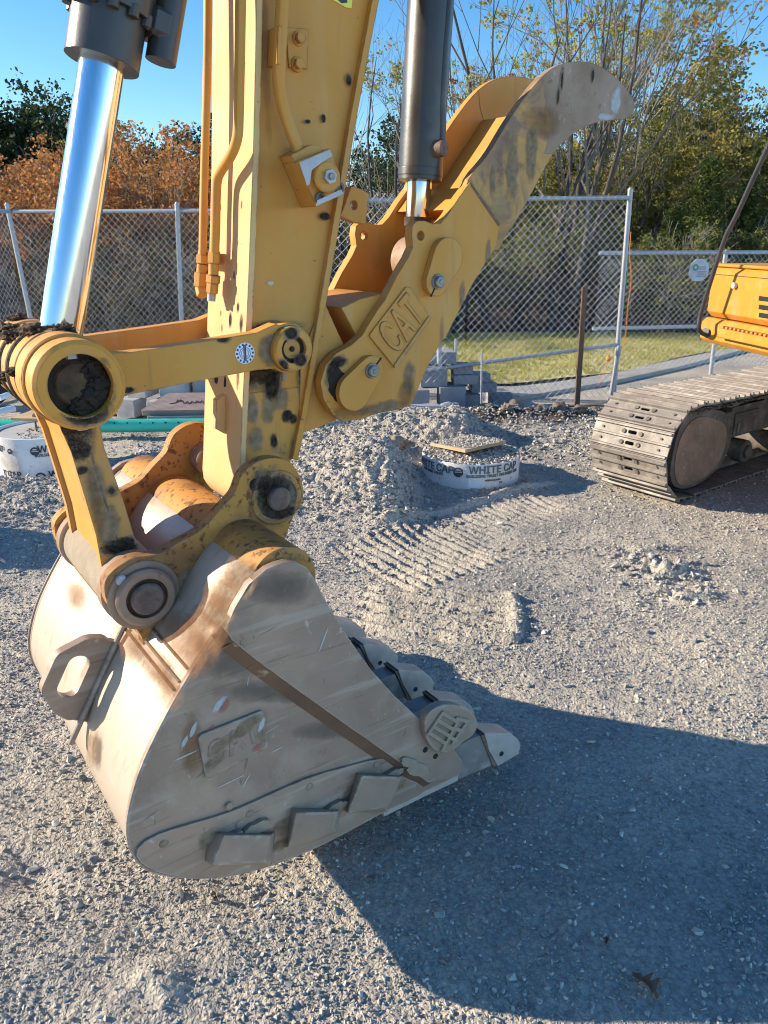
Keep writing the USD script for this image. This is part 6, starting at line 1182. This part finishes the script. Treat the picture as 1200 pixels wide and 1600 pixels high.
c = at_depth(700, 655, 7.3); solo('concrete_lump', blob((c[0], 7.3, .06), (.13, .1, .08), 8, .5), M['block_blue'], 'rough broken concrete lump at the foot of the fence post', 'concrete lump')
# pink-brown paver with cursive lettering
pv = [(-.27, 0), (.5, 0), (.5, .27), (-.06, .27)]; PV = thing('paver_slab', 'pink-brown slab with dark cursive lettering leaning beside the upright arm', 'slab', (-1.93, 6.86, .03), 4.)
pm_ = tc.extrude_polygon(Polygon(pv).buffer(-.01).buffer(.01), .055, engine='earcut'); pm_.apply_transform(rot(24, [1, 0, 0])); pm_.apply_translation((0, 0, .085)); obj(PV, 'slab', pm_, M['board'])
obj(PV, 'base', bx((.70, .16, .085), (.14, .03, .045), None, .006), M['block_dark'])
def script_line(x0, y0, s):
    P = []; xs = np.linspace(0, 1, 160); X_ = x0 + xs * s; Y_ = y0 + .020 * np.sin(xs * 62) * (1 - .3 * xs) + .03 * np.exp(-((xs - .06) / .04) ** 2) + .006 * np.sin(xs * 17)
    return np.stack([X_ + .006 * np.cos(xs * 62), Y_, np.full(160, .0565)], 1)
sl = tube(script_line(.03, .12, .44), .0045, 5); sl2 = tube(np.array([[-.02, .10, .0565], [.03, .115, .0565], [.07, .16, .0565]]), .004, 5, 4)
for m in (sl, sl2): m.apply_transform(rot(24, [1, 0, 0])); m.apply_translation((0, 0, .085))
obj(PV, 'cursive_lettering', sl, M['board_ink']); obj(PV, 'cursive_stroke', sl2, M['board_ink'])
# dry leaves on the ground
def oak_leaf(seed, L):
    t = np.linspace(0, 1, 40); w_ = L * .32 * np.sin(math.pi * t ** .8) * (.62 + .38 * np.cos(t * 2 * math.pi * 3.5)) + .002
    q = Polygon(list(zip(t * L, w_)) + list(zip(t[::-1] * L, -w_[::-1] * .9))).buffer(0); q = q if q.geom_type == 'Polygon' else max(q.geoms, key=lambda g: g.area)
    m = tc.extrude_polygon(q, .0012, engine='earcut').subdivide(); v = m.vertices; v[:, 2] += .018 * np.abs(v[:, 1]) / (L * .3) + .012 * np.sin(v[:, 0] / L * 5 + seed); m.vertices = v; return m
for k, (px, py, L, a, lab) in enumerate(((1025, 1572, .085, 110, 'dry brown oak leaf in the shadow at the lower right'), (945, 1488, .035, 70, 'small tan leaf in the shadow near the lower right'), (330, 1405, .02, 20, 'tiny tan leaf on sunlit gravel in front of the bucket'))):
    g = on_ground(px, py); zz_ = float(height(g[0], g[1])) + .010; m = oak_leaf(k, L); m.apply_transform(rot(a, [0, 0, 1])); m.apply_translation((g[0], g[1], zz_)); solo('dry_leaf', m, M['dead_leaf'], lab, 'leaf')
# clods of dark soil along the fence
CL_N = 'first second third fourth fifth sixth seventh eighth ninth tenth eleventh twelfth thirteenth fourteenth'.split()
q = np.random.default_rng(15)
for k in range(14):
    x_ = .9 + .1 * k + q.uniform(-.03, .03); y_ = 6.95 + .19 * (x_ - 1.2) + q.uniform(-.2, .25); r_c = q.uniform(.03, .075)
    P_c = (x_, y_, float(height(x_, y_)) + r_c * .3)
    solo('soil_clod', blob(P_c, (r_c, r_c, r_c * .7), 200 + k, .6, 2), M['soil_pack'], f'dark clod of soil on the bank below the leaning fence, {CL_N[k]} from the left', 'clod', 'soil clods below the leaning fence')
for k, (px, py, r_c) in enumerate(((612, 683, .075), (598, 690, .05), (630, 678, .04))):
    g = on_ground(px, py, .2); solo('boulder', blob((g[0], g[1], float(height(g[0], g[1])) + r_c * .5), (r_c * 1.2, r_c, r_c * .8), 220 + k, .45, 3), M['block_blue'] if False else M['mud'], ('large tan lump of stone on the gravel ridge behind the heap', 'smaller tan lump left of the largest one on the gravel ridge', 'smallest tan lump on the gravel ridge')[k], 'stone lump')
